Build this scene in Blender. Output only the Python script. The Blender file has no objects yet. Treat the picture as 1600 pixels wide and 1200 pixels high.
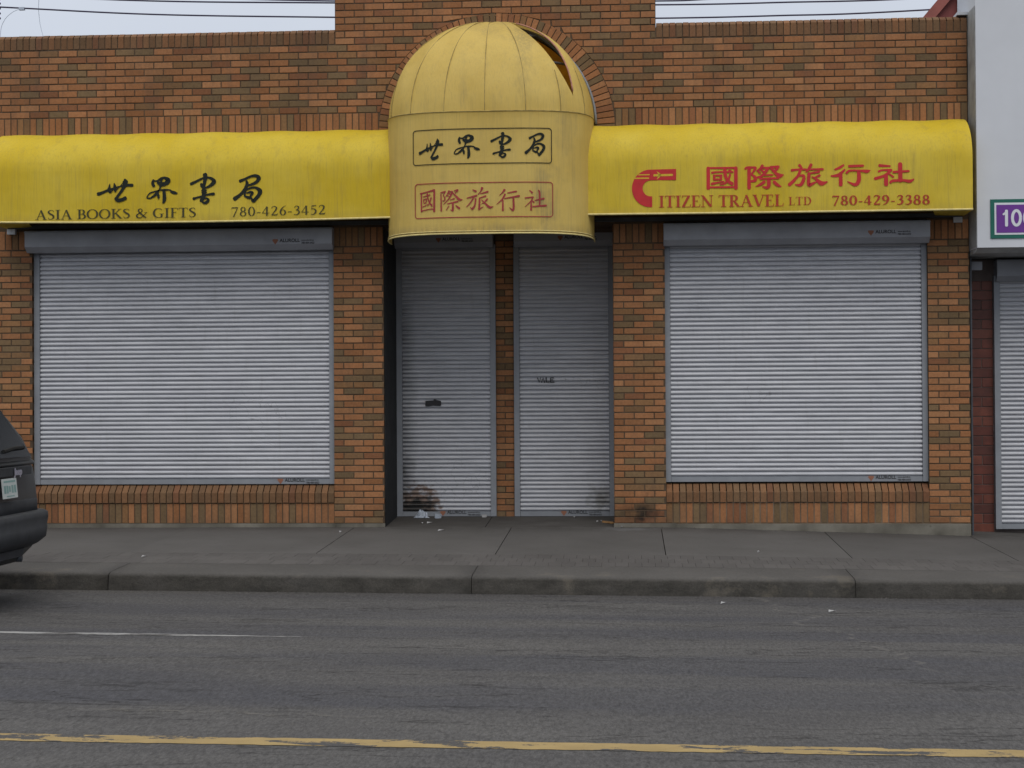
import bpy, math, random
from mathutils import Vector, Matrix
random.seed(11)
R = math.radians
SC = bpy.context.scene
COL = SC.collection

# ------------------------------------------------------------------ camera
cam_d = bpy.data.cameras.new('camera')
cam = bpy.data.objects.new('camera', cam_d)
COL.objects.link(cam)
cam_d.sensor_width = 36.0
cam_d.lens = 36.0 * 2610.0 / 1600.0
cam_d.clip_end = 6000
yaw, pitch, roll = 0.069, 0.0115, 0.0056
M = Matrix.Rotation(yaw, 3, 'Z') @ Matrix.Rotation(pitch, 3, 'X') @ Matrix.Rotation(roll, 3, 'Y') @ Matrix.Rotation(R(90), 3, 'X')
cam.matrix_world = Matrix.Translation((0, -17.5, 1.30)) @ M.to_4x4()
SC.camera = cam

# ------------------------------------------------------------------ world (overcast)
SUN_EL, SUN_AZ = 52.0, 10.0          # azimuth measured from behind the camera towards its right
W = bpy.data.worlds.new('World'); SC.world = W; W.use_nodes = True
nt = W.node_tree; nt.nodes.clear()
out = nt.nodes.new('ShaderNodeOutputWorld'); bg = nt.nodes.new('ShaderNodeBackground')
sky = nt.nodes.new('ShaderNodeTexSky'); sky.sky_type = 'NISHITA'; sky.sun_disc = False
sky.sun_elevation = R(SUN_EL); sky.sun_rotation = R(180 - SUN_AZ); sky.dust_density = 4
tc = nt.nodes.new('ShaderNodeTexCoord'); sep = nt.nodes.new('ShaderNodeSeparateXYZ')
nt.links.new(tc.outputs['Generated'], sep.inputs[0])
ramp = nt.nodes.new('ShaderNodeValToRGB')          # an even overcast layer: paler low down, brighter overhead
ramp.color_ramp.elements[0].position = 0.0; ramp.color_ramp.elements[0].color = (.42, .475, .575, 1)
ramp.color_ramp.elements[1].position = 1.0; ramp.color_ramp.elements[1].color = (1.04, 1.03, 1.02, 1)
nt.links.new(sep.outputs['Z'], ramp.inputs[0])
cl = nt.nodes.new('ShaderNodeTexNoise'); cl.inputs['Scale'].default_value = 2.2; cl.inputs['Detail'].default_value = 5
nt.links.new(tc.outputs['Generated'], cl.inputs['Vector'])
mr = nt.nodes.new('ShaderNodeMapRange'); mr.inputs[1].default_value = .3; mr.inputs[2].default_value = .7
mr.inputs[3].default_value = 11.4; mr.inputs[4].default_value = 12.6
nt.links.new(cl.outputs['Fac'], mr.inputs[0])
vm = nt.nodes.new('ShaderNodeVectorMath'); vm.operation = 'SCALE'
nt.links.new(ramp.outputs[0], vm.inputs[0]); nt.links.new(mr.outputs[0], vm.inputs['Scale'])
mx = nt.nodes.new('ShaderNodeMix'); mx.data_type = 'RGBA'; mx.inputs[0].default_value = .9
nt.links.new(sky.outputs[0], mx.inputs[6]); nt.links.new(vm.outputs[0], mx.inputs[7])
nt.links.new(mx.outputs[2], bg.inputs[0]); bg.inputs[1].default_value = 0.10
nt.links.new(bg.outputs[0], out.inputs[0])
sd = bpy.data.lights.new('sun', 'SUN'); sd.energy = 1.15; sd.angle = R(38); sd.color = (1, .97, .92)
sun = bpy.data.objects.new('sun', sd); COL.objects.link(sun)
az = R(SUN_AZ); el = R(SUN_EL)
sdir = Vector((math.sin(az) * math.cos(el), -math.cos(az) * math.cos(el), math.sin(el)))
sun.rotation_euler = sdir.to_track_quat('Z', 'Y').to_euler(); sun.location = (3, -20, 25)
SC.view_settings.view_transform = 'Standard'; SC.view_settings.look = 'None'
SC.view_settings.exposure = 0; SC.view_settings.gamma = 1; SC.view_settings.use_curve_mapping = False

# ------------------------------------------------------------------ node helper
class NT:
    def __init__(s, name, rough=.8, metal=0.0, spec=.3):
        s.m = bpy.data.materials.new(name); s.m.use_nodes = True
        s.t = s.m.node_tree; s.b = s.t.nodes['Principled BSDF']
        s.b.inputs['Roughness'].default_value = rough; s.b.inputs['Metallic'].default_value = metal
        s.b.inputs['Specular IOR Level'].default_value = spec
    def n(s, k, **kw):
        nd = s.t.nodes.new('ShaderNode' + k)
        for a, v in kw.items(): setattr(nd, a, v)
        return nd
    def l(s, a, b): s.t.links.new(a, b)
    def pos(s):
        return s.n('NewGeometry').outputs['Position']
    def objc(s): return s.n('TexCoord').outputs['Object']
    def mapv(s, v, sc=(1, 1, 1), loc=(0, 0, 0)):
        m = s.n('Mapping'); s.l(v, m.inputs[0]); m.inputs['Scale'].default_value = sc; m.inputs['Location'].default_value = loc
        return m.outputs[0]
    def noise(s, v, scale=5, detail=4, rough=.55, dist=0):
        m = s.n('TexNoise'); s.l(v, m.inputs['Vector']); m.inputs['Scale'].default_value = scale
        m.inputs['Detail'].default_value = detail; m.inputs['Roughness'].default_value = rough; m.inputs['Distortion'].default_value = dist
        return m.outputs['Fac']
    def mr(s, v, a, b, c=0., d=1., clamp=True):
        m = s.n('MapRange', clamp=clamp); s.l(v, m.inputs[0])
        for i, x in enumerate((a, b, c, d)): m.inputs[i + 1].default_value = x
        return m.outputs[0]
    def math(s, op, a, b=None, c=None):
        m = s.n('Math', operation=op)
        for i, x in enumerate((a, b, c)):
            if x is None: continue
            if isinstance(x, (int, float)): m.inputs[i].default_value = x
            else: s.l(x, m.inputs[i])
        return m.outputs[0]
    def mix(s, f, a, b, blend='MIX'):
        m = s.n('Mix', data_type='RGBA', blend_type=blend)
        for i, x in ((0, f), (6, a), (7, b)):
            if isinstance(x, (int, float)): m.inputs[i].default_value = x
            elif isinstance(x, tuple): m.inputs[i].default_value = (*x, 1) if len(x) == 3 else x
            else: s.l(x, m.inputs[i])
        return m.outputs[2]
    def sep(s, v):
        m = s.n('SeparateXYZ'); s.l(v, m.inputs[0]); return m.outputs
    def col(s, c):
        if isinstance(c, tuple): s.b.inputs['Base Color'].default_value = (*c, 1)
        else: s.l(c, s.b.inputs['Base Color'])
    def rough(s, v): s.l(v, s.b.inputs['Roughness'])
    def bump(s, h, strength=.3, dist=.01):
        m = s.n('Bump'); m.inputs['Strength'].default_value = strength; m.inputs['Distance'].default_value = dist
        s.l(h, m.inputs['Height']); s.l(m.outputs[0], s.b.inputs['Normal'])
    def blob(s, P, c, r, soft=.5, warp=.35, wscale=9):
        """soft irregular spot mask of half sizes r round point c"""
        d = s.n('VectorMath', operation='SUBTRACT'); s.l(P, d.inputs[0]); d.inputs[1].default_value = c
        e = s.n('VectorMath', operation='DIVIDE'); s.l(d.outputs[0], e.inputs[0]); e.inputs[1].default_value = r
        L = s.n('VectorMath', operation='LENGTH'); s.l(e.outputs[0], L.inputs[0])
        nz = s.mr(s.noise(P, wscale, 4), .3, .7, -warp, warp)
        return s.mr(s.math('ADD', L.outputs['Value'], nz), 1 - soft, 1.0, 1., 0.)

MT = {}
def m_brick():
    k = NT('fired_clay_brick', .88, 0, .2); P = k.pos()
    a = k.n('Attribute', attribute_name='col').outputs['Color']
    n1 = k.mr(k.noise(P, 38, 5, .65), .3, .75, .80, 1.16)
    n2 = k.mr(k.noise(P, 1.3, 3), .35, .7, .86, 1.08)
    c = k.mix(1.0, a, k.n('CombineColor').outputs[0], 'MULTIPLY')
    cc = k.n('VectorMath', operation='SCALE'); k.l(a, cc.inputs[0]); k.l(k.math('MULTIPLY', n1, n2), cc.inputs['Scale'])
    # sooty spots near the doorway, pale efflorescence flecks
    soot = k.blob(P, (.13, 0, .13), (.20, .3, .20), 1.0, .5, 9)
    soot2 = k.blob(P, (.02, 0, .10), (.30, .3, .22), .9, .3, 8)
    cs = k.mix(k.math('MULTIPLY', k.math('MAXIMUM', soot, k.math('MULTIPLY', soot2, .6)), .93), cc.outputs[0], (.012, .011, .010))
    z = k.sep(P)[2]
    grime = k.math('MULTIPLY', k.mr(z, .02, .32, 1., 0.), k.mr(k.noise(P, 4, 4), .4, .75, 0., .55))
    cs = k.mix(grime, cs, (.07, .055, .042))
    dr = k.math('MULTIPLY', k.mr(k.noise(k.mapv(P, (2.6, 1, .30)), 2.4, 5, .65), .50, .72, 0., .38), k.mr(z, 3.9, 4.6, .7, 1.))
    cs = k.mix(dr, cs, (.085, .066, .050))
    fl = k.mr(k.noise(k.mapv(P, (1, 1, .35)), 26, 3, .7), .70, .75, 0., .35)
    cs = k.mix(fl, cs, (.33, .27, .22))
    k.col(cs); k.bump(k.noise(P, 160, 4, .7), .45, .003)
    return k.m
def m_mortar():
    k = NT('mortar', .95, 0, .1); P = k.pos()
    n = k.noise(P, 3, 4)
    base = k.mix(k.mr(n, .35, .7), (.068, .047, .031), (.118, .083, .056))
    fresh = k.math('MULTIPLY', k.blob(P, (2.0, 0, .05), (1.75, 1, .75), .35, .3, 2), k.mr(k.noise(P, 2.2, 4), .4, .6, .25, 1.))
    k.col(k.mix(k.math('MULTIPLY', fresh, .8), base, (.20, .165, .125)))
    k.bump(k.noise(P, 200, 3), .4, .002); return k.m
def m_flat(name, c, rough=.7, metal=0., var=.15, scale=14, spec=.3, bump=.0):
    k = NT(name, rough, metal, spec); P = k.pos()
    n = k.mr(k.noise(P, scale, 5), .3, .7, 1 - var, 1 + var)
    s = k.n('VectorMath', operation='SCALE'); s.inputs[0].default_value = c; k.l(n, s.inputs['Scale'])
    k.col(s.outputs[0])
    if bump: k.bump(k.noise(P, 220, 3), bump, .002)
    return k.m
def m_alu():
    k = NT('mill_finish_shutter_metal', .42, .0, .5); P = k.pos(); x, y, z = k.sep(P)
    c1 = k.mix(k.mr(k.noise(k.mapv(P, (.6, 1, 5)), 5, 5), .35, .68), (.410, .418, .445), (.500, .508, .535))
    # dust runs and scuffs
    run = k.mr(k.noise(k.mapv(P, (9, 1, .7)), 3.2, 5, .65), .56, .78, 0., .28)
    c2 = k.mix(run, c1, (.27, .265, .26))
    sc = k.mr(k.noise(k.mapv(P, (1, 1, 2.2)), 31, 5, .7), .70, .74, 0., .5)
    sc = k.math('MULTIPLY', sc, k.mr(k.noise(P, 1.7, 2), .52, .66))
    c3 = k.mix(sc, c2, (.12, .12, .12))
    # pen scribbles on the big window shutters
    w = k.n('TexNoise'); k.l(k.mapv(P, (1.2, 1, 1)), w.inputs['Vector']); w.inputs['Scale'].default_value = 6.5; w.inputs['Detail'].default_value = 1.5
    line = k.mr(k.math('ABSOLUTE', k.math('SUBTRACT', w.outputs['Fac'], .5)), .003, .010, 1., 0.)
    reg = k.math('MAXIMUM', k.blob(P, (-3.95, .07, 1.22), (.34, 1, .30), .3), k.blob(P, (1.28, .07, 1.36), (.25, 1, .12), .3))
    reg = k.math('MAXIMUM', reg, k.blob(P, (-.42, .95, 1.50), (.30, 1, .10), .3))
    reg = k.math('MAXIMUM', reg, k.blob(P, (-1.85, .95, .45), (.45, 1, .25), .4))
    c4 = k.mix(k.math('MULTIPLY', k.math('MULTIPLY', line, reg), .5), c3, (.10, .10, .11))
    # scorched, rusty patch low on the left door shutter, mouldy corner on the right one
    rust = k.blob(P, (-2.33, .95, .16), (.30, .5, .24), .35, .5, 13)
    burn = k.blob(P, (-2.33, .95, .12), (.23, .5, .17), .45, .45, 12)
    c5 = k.mix(k.math('MULTIPLY', rust, .8), c4, (.13, .058, .020))
    c5 = k.mix(k.math('MULTIPLY', burn, .97), c5, (.010, .009, .008))
    c5 = k.mix(k.math('MULTIPLY', k.math('MAXIMUM', k.blob(P, (-2.52, .95, .35), (.17, .5, .85), .9, .35, 5), k.math('MULTIPLY', k.blob(P, (-2.55, .95, 1.4), (.24, .8, 2.0), 1.0, .25, 3), .8)), .8), c5, (.030, .028, .027))  # soot plus shade painted up the whole left edge of the left door shutter
    c5 = k.mix(k.math('MULTIPLY', k.blob(P, (-.27, .95, .24), (.22, .5, .17), .9, .4, 14), .62), c5, (.085, .078, .05))
    k.col(c5); k.rough(k.mr(k.noise(P, 8, 3), .3, .7, .36, .55))
    k.bump(k.noise(k.mapv(P, (.5, 1, 3)), 9, 3), .04, .01)
    return k.m
def m_fabric(name, base, pale, dirt, streak, cyl=False):
    k = NT(name, .62, 0, .25); P = k.pos(); x, y, z = k.sep(P)
    n1 = k.mr(k.noise(P, 1.6, 4), .35, .68)
    c = k.mix(n1, base, pale)
    # rain streaks running down the cloth
    s1 = k.mr(k.noise(k.mapv(P, (30, 30, .9)), 2.2, 6, .7), .50, .80, 0., streak)
    c = k.mix(s1, c, dirt)
    s2 = k.mr(k.noise(k.mapv(P, (3.4, 3.4, .55)), 2.3, 5, .65), .54, .80, 0., streak * .9)
    c = k.mix(s2, c, dirt)
    if not cyl:
        edge = k.math('MULTIPLY', k.mr(z, 3.18, 3.30, 1., 0.), k.mr(k.noise(k.mapv(P, (14, 1, 1)), 2, 4), .3, .7, .15, .6))
        c = k.mix(edge, c, dirt)
    else:
        # grey mould runs on the right of the front and grimy seams
        for cc, rr, a in (((-.84, -.7, 3.35), (.10, .5, .55), .75), ((-.72, -.6, 3.2), (.09, .5, .6), .65), ((-.62, -.55, 4.05), (.13, .6, .5), .45),
                          ((-1.27, -.8, 3.05), (.10, .3, .10), .8), ((-1.02, -.7, 4.6), (.10, .5, .5), .35), ((-1.62, -.8, 4.45), (.06, .5, .25), .35),
                          ((-1.0, -.8, 5.05), (.25, .8, .20), .45), ((-1.35, -.6, 5.2), (.55, .8, .20), .35)):
            g = k.mr(k.noise(k.mapv(P, (26, 26, .8)), 2, 5, .7), .35, .62, .15, 1.)
            c = k.mix(k.math('MULTIPLY', k.math('MULTIPLY', k.blob(P, cc, rr, .95, .4, 6), g), a), c, dirt)
        b = k.math('MULTIPLY', k.mr(z, 2.98, 3.10, 1., 0.), k.mr(k.noise(k.mapv(P, (9, 9, 1)), 2, 4), .3, .7, .1, .8))
        c = k.mix(b, c, dirt)
    k.col(c)
    k.bump(k.math('ADD', k.math('ADD', k.noise(k.mapv(P, (4, 4, .7)), 2.0, 4), k.math('MULTIPLY', k.noise(k.mapv(P, (1, 1, 2.5)), 1.3, 3), .8)), k.math('MULTIPLY', k.noise(P, 420, 2), .03)), .42, .03)
    t = k.n('BsdfTranslucent'); k.l(c, t.inputs[0]); ms = k.n('MixShader'); ms.inputs[0].default_value = .30
    o = k.t.nodes['Material Output']; k.l(k.b.outputs[0], ms.inputs[1]); k.l(t.outputs[0], ms.inputs[2]); k.l(ms.outputs[0], o.inputs[0])
    return k.m
def m_asphalt():
    k = NT('worn_asphalt', .82, 0, .25); P = k.pos(); x, y, z = k.sep(P)
    base = k.mix(k.mr(k.noise(k.mapv(P, (.30, .9, 1)), 1.4, 6, .68), .34, .68), (.062, .060, .061), (.091, .088, .085))
    # darker, bluer resurfaced wheel tracks running along the street
    tr = k.mr(k.noise(k.mapv(P, (.10, 1.25, 1), (3, 7, 0)), 1.0, 3, .5), .47, .60)
    tr = k.math('MULTIPLY', tr, .75)
    base = k.mix(tr, base, (.055, .055, .062))
    for cc, rr, a in (((.9, -7.25, 0), (3.6, .42, 9), .55), ((-.3, -8.45, 0), (2.6, .50, 9), .35), ((-3.0, -8.3, 0), (1.6, .6, 9), .45), ((3.6, -6.9, 0), (2.4, .35, 9), .4)):
        base = k.mix(k.math('MULTIPLY', k.blob(P, cc, rr, .35, .25, 1.3), a), base, (.050, .051, .060))
    gut = k.math('MULTIPLY', k.mr(y, -4.3, -3.62, 0., 1.), .55)
    base = k.mix(gut, base, (.058, .053, .047))
    # darker patch of road under the parked vehicle
    base = k.mix(k.math('MULTIPLY', k.blob(P, (-5.3, -4.6, 0), (1.1, 1.0, 9), .5), .55), base, (.03, .03, .03))
    g1 = k.noise(k.mapv(P, (1, .32, 1)), 52, 4, .85); g2 = k.noise(k.mapv(P, (1, .3, 1)), 110, 3, .85)
    grit = k.mr(g1, .28, .72, .45, 1.60)
    sc = k.n('VectorMath', operation='SCALE'); k.l(base, sc.inputs[0]); k.l(grit, sc.inputs['Scale'])
    c = sc.outputs[0]
    c = k.mix(k.mr(g2, .64, .74, 0., .6), c, (.20, .19, .18))
    c = k.mix(k.mr(g2, .30, .24, 0., .6), c, (.02, .02, .02))
    st = k.mr(k.noise(k.mapv(P, (.55, 2.6, 1)), 5.5, 6, .75), .63, .74, 0., .32)
    c = k.mix(st, c, (.135, .128, .118))
    # long cracks following the street
    q = k.noise(k.mapv(P, (.16, 1.0, 1)), 2.1, 6, .62, .3)
    cr = k.mr(k.math('ABSOLUTE', k.math('SUBTRACT', q, .5)), .0015, .006, 1., 0.)
    cr = k.math('MULTIPLY', cr, k.mr(k.noise(k.mapv(P, (.5, 1.2, 1)), 1.6, 2), .46, .54))
    c = k.mix(k.math('MULTIPLY', cr, .75), c, (.022, .021, .021))
    # one meandering transverse crack at the right
    n = k.noise(k.mapv(P, (0, 1, 0)), 1.4, 5, .6)
    xx = k.math('SUBTRACT', x, k.math('ADD', k.math('MULTIPLY', n, 1.2), k.math('MULTIPLY', k.math('ADD', y, 5.0), -.22)))
    tc_ = k.mr(k.math('ABSOLUTE', k.math('SUBTRACT', xx, .72)), .006, .035, 1., 0.)
    tc_ = k.math('MULTIPLY', tc_, k.mr(y, -7.6, -7.0, 0., 1.))
    tc_ = k.math('MULTIPLY', tc_, k.mr(k.noise(P, 9, 3), .42, .56))
    c = k.mix(k.math('MULTIPLY', tc_, .45), c, (.165, .156, .142))
    # open pale crack left of centre
    n3 = k.noise(k.mapv(P, (1, 0, 0)), 2.6, 6, .7)
    yy = k.math('ADD', k.math('ADD', y, 9.02), k.math('MULTIPLY', k.math('SUBTRACT', n3, .5), .45))
    yy = k.math('ADD', yy, k.math('MULTIPLY', k.math('ADD', x, 2.0), .07))
    lc = k.mr(k.math('ABSOLUTE', yy), .012, .055, 1., 0.)
    lc = k.math('MULTIPLY', lc, k.math('MULTIPLY', k.mr(x, -1.2, -1.5, 0., 1.), k.mr(x, -2.9, -2.7, 0., 1.)))
    lcn = k.mr(k.noise(P, 7, 5, .7), .46, .56)
    c = k.mix(k.math('MULTIPLY', k.math('MULTIPLY', lc, lcn), .5), c, (.15, .14, .125))
    lc2 = k.math('MULTIPLY', k.mr(k.math('ABSOLUTE', k.math('ADD', yy, .025)), .004, .014, 1., 0.), k.math('MULTIPLY', lc, k.math('GREATER_THAN', lcn, .2)))
    c = k.mix(k.math('MULTIPLY', lc2, .9), c, (.015, .015, .015))
    k.col(c)
    h = k.math('SUBTRACT', k.math('ADD', g1, k.math('MULTIPLY', k.noise(k.mapv(P, (.4, 1, 1)), 2.5, 3), 1.2)), k.math('MULTIPLY', cr, .8))
    k.bump(h, .75, .012)
    return k.m
def m_concrete(name, a, b, dark=(.06, .055, .05), stain=.5):
    k = NT(name, .9, 0, .2); P = k.pos(); x, y, z = k.sep(P)
    rnd = k.n('ObjectInfo').outputs['Random']
    c = k.mix(k.mr(k.noise(P, .9, 6, .6), .35, .68), a, b)
    sc = k.n('VectorMath', operation='SCALE'); k.l(c, sc.inputs[0]); k.l(k.mr(rnd, 0, 1, .92, 1.07), sc.inputs['Scale']); c = sc.outputs[0]
    c = k.mix(k.mr(k.noise(k.mapv(P, (1, 1.3, 1), (5, 2, 0)), 2.6, 6, .7), .58, .76, 0., stain), c, dark)
    # gum spots and grit
    v = k.n('TexVoronoi'); k.l(P, v.inputs['Vector']); v.inputs['Scale'].default_value = 5.5
    gum = k.math('MULTIPLY', k.mr(v.outputs['Distance'], .06, .10, 1., 0.), .55)
    c = k.mix(gum, c, dark)
    g = k.noise(P, 130, 3, .8)
    s2 = k.n('VectorMath', operation='SCALE'); k.l(c, s2.inputs[0]); k.l(k.mr(g, .25, .75, .84, 1.16), s2.inputs['Scale'])
    c = s2.outputs[0]
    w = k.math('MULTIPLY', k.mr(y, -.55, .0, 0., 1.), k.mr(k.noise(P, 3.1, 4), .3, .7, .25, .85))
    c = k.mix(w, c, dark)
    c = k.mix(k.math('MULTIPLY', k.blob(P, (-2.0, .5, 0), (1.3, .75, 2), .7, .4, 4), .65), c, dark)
    c = k.mix(k.math('MULTIPLY', k.blob(P, (.02, -.18, 0), (.36, .17, 2), .8, .5, 7), .35), c, (.19, .195, .20))
    k.col(c); k.bump(g, .35, .004)
    return k.m
def m_kerb():
    k = NT('stained_kerb_concrete', .92, 0, .15); P = k.pos(); x, y, z = k.sep(P)
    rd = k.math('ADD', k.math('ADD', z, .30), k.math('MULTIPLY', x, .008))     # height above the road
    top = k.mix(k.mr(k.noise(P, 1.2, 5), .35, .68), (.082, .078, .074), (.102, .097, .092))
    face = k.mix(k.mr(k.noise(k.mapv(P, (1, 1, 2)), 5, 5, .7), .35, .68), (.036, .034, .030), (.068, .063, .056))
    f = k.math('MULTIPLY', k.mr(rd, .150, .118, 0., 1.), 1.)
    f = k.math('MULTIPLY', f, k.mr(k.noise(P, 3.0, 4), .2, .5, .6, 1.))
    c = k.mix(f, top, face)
    s2 = k.n('VectorMath', operation='SCALE'); k.l(c, s2.inputs[0]); k.l(k.mr(k.noise(P, 60, 4, .8), .25, .75, .75, 1.25), s2.inputs['Scale'])
    c = k.mix(k.mr(k.noise(P, 2.4, 5, .7), .60, .72, 0., .4), s2.outputs[0], (.16, .14, .11))
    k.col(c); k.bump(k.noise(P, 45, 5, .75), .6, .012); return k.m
def m_paint(name, c, wear0, wear1):
    k = NT(name, .75, 0, .25); P = k.pos(); x, y, z = k.sep(P)
    g = k.noise(P, 95, 3, .8)
    sk = k.n('Mapping'); k.l(P, sk.inputs[0]); sk.inputs['Rotation'].default_value = (0, 0, R(52)); sk.inputs['Scale'].default_value = (1.0, 3.0, 1)
    n1 = k.noise(sk.outputs[0], 3.0, 4, .60, .2)
    n2 = k.noise(P, 42, 4, .8)
    m = k.mr(k.math('ADD', k.math('MULTIPLY', n1, .78), k.math('MULTIPLY', n2, .22)), wear0, wear1, 0., 1.)
    cc = k.mix(k.mr(k.noise(P, 5, 4), .3, .7), c, tuple(v * .78 for v in c))
    asp = k.mix(k.mr(g, .3, .7), (.045, .043, .043), (.095, .091, .088))
    k.col(k.mix(m, asp, cc)); k.bump(g, .6, .01); return k.m
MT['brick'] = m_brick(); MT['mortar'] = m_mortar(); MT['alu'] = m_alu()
MT['frame'] = m_flat('grey_shutter_frame', (.215, .228, .25), .5, 0, .10, 6, .4)
MT['box'] = m_flat('shutter_housing_metal', (.27, .28, .305), .5, 0, .14, 3.5, .4)
MT['yellow'] = m_fabric('yellow_awning_vinyl', (.72, .520, .028), (.80, .61, .070), (.33, .245, .085), .44)
MT['faded'] = m_fabric('faded_yellow_awning_vinyl', (.70, .500, .125), (.79, .590, .175), (.22, .185, .125), .26, True)
MT['hem'] = m_flat('yellow_hem', (.62, .52, .22), .6, 0, .15, 20)
MT['seam'] = m_flat('grimy_seam', (.33, .245, .085), .8, 0, .4, 14)
MT['ink'] = m_flat('dark_ink', (.020, .024, .020), .8, 0, .15, 30, .1)
MT['inkg'] = m_flat('dark_olive_ink', (.050, .045, .014), .6, 0, .15, 30)
MT['red'] = m_flat('red_ink', (.46, .022, .026), .6, 0, .10, 12)
MT['redb'] = m_flat('brick_red_ink', (.36, .040, .018), .6, 0, .10, 12)
MT['redd'] = m_flat('faded_red_ink', (.30, .035, .038), .65, 0, .15, 12)
MT['soffit'] = m_flat('dark_soffit', (.045, .038, .028), .9, 0, .3, 5)
MT['asphalt'] = m_asphalt()
MT['slab'] = m_concrete('pavement_concrete', (.082, .078, .074), (.102, .097, .093), (.050, .046, .042), .30)
MT['paver'] = m_concrete('stamped_paver_concrete', (.078, .073, .070), (.099, .093, .089), (.052, .047, .044), .30)
MT['plinth'] = m_concrete('foundation_concrete', (.19, .178, .15), (.28, .262, .22), (.06, .056, .045), .75)
MT['bed'] = m_flat('dirt_filled_joint', (.035, .032, .028), .95, 0, .3, 9)
MT['kerb'] = m_kerb()
MT['ypaint'] = m_paint('worn_yellow_road_paint', (.36, .262, .115), .45, .475)
MT['wpaint'] = m_paint('worn_white_road_paint', (.34, .34, .335), .36, .52)
MT['white'] = m_flat('white_panel', (.54, .56, .595), .45, 0, .04, 2.0, .4)
MT['whitedirt'] = m_flat('weathered_panel_edge', (.30, .31, .31), .6, 0, .25, 6)
MT['purple'] = m_flat('purple_sign_face', (.135, .035, .25), .5, 0, .06, 4)
MT['green'] = m_flat('green_sign_face', (.012, .115, .085), .5, 0, .08, 4)
MT['cream'] = m_flat('pale_sign_face', (.62, .64, .68), .5, 0, .05, 4)
MT['orange'] = m_flat('orange_print', (.26, .11, .065), .6, 0, .1, 20)
MT['black'] = m_flat('black_print', (.025, .025, .028), .6, 0, .1, 20)
MT['dkmetal'] = m_flat('dark_painted_metal', (.06, .065, .075), .6, 0, .2, 9)
MT['redroof'] = m_flat('dull_red_cladding', (.20, .055, .050), .7, 0, .2, 3)
MT['carpaint'] = m_flat('dusty_charcoal_paint', (.036, .040, .042), .38, 0, .22, 5, .45)
MT['plastic'] = m_flat('dark_grey_plastic', (.040, .043, .048), .62, 0, .2, 8, .3)
MT['glass'] = m_flat('tinted_glass', (.016, .018, .020), .15, 0, .1, 4, .5)
MT['rubber'] = m_flat('tyre_rubber', (.012, .012, .012), .85, 0, .2, 20)
MT['rim'] = m_flat('alloy', (.30, .30, .31), .4, .6, .1, 5)
MT['chrome'] = m_flat('dull_chrome', (.42, .42, .50), .3, .4, .1, 5)
MT['plate'] = m_flat('number_plate_white', (.46, .50, .485), .5, 0, .06, 20)
MT['plateink'] = m_flat('teal_plate_print', (.20, .32, .30), .5, 0, .1, 20)
MT['bag'] = m_flat('crumpled_plastic', (.34, .38, .44), .4, 0, .4, 40, .4)
MT['paper'] = m_flat('litter_paper', (.33, .33, .33), .8, 0, .1, 30)
MT['wood'] = m_flat('splintered_wood', (.26, .145, .06), .85, 0, .35, 60)
MT['wire'] = m_flat('cable_jacket', (.045, .038, .075), .6, 0, .1, 3)
MT['thinwire'] = m_flat('thin_drop_cable', (.42, .47, .55), .6, 0, .1, 3)
MT['glaze'] = None
def m_glaze():
    k = NT('dark_red_glazed_block', .5, 0, .4); P = k.pos()
    a = k.n('Attribute', attribute_name='col').outputs['Color']
    sc = k.n('VectorMath', operation='SCALE'); k.l(a, sc.inputs[0]); k.l(k.mr(k.noise(P, 12, 5), .3, .7, .75, 1.25), sc.inputs['Scale'])
    k.col(sc.outputs[0]); k.bump(k.noise(P, 90, 3), .2, .002); return k.m
MT['glaze'] = m_glaze()
MT['greymortar'] = m_flat('grey_mortar', (.13, .105, .095), .9, 0, .2, 9)

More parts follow.
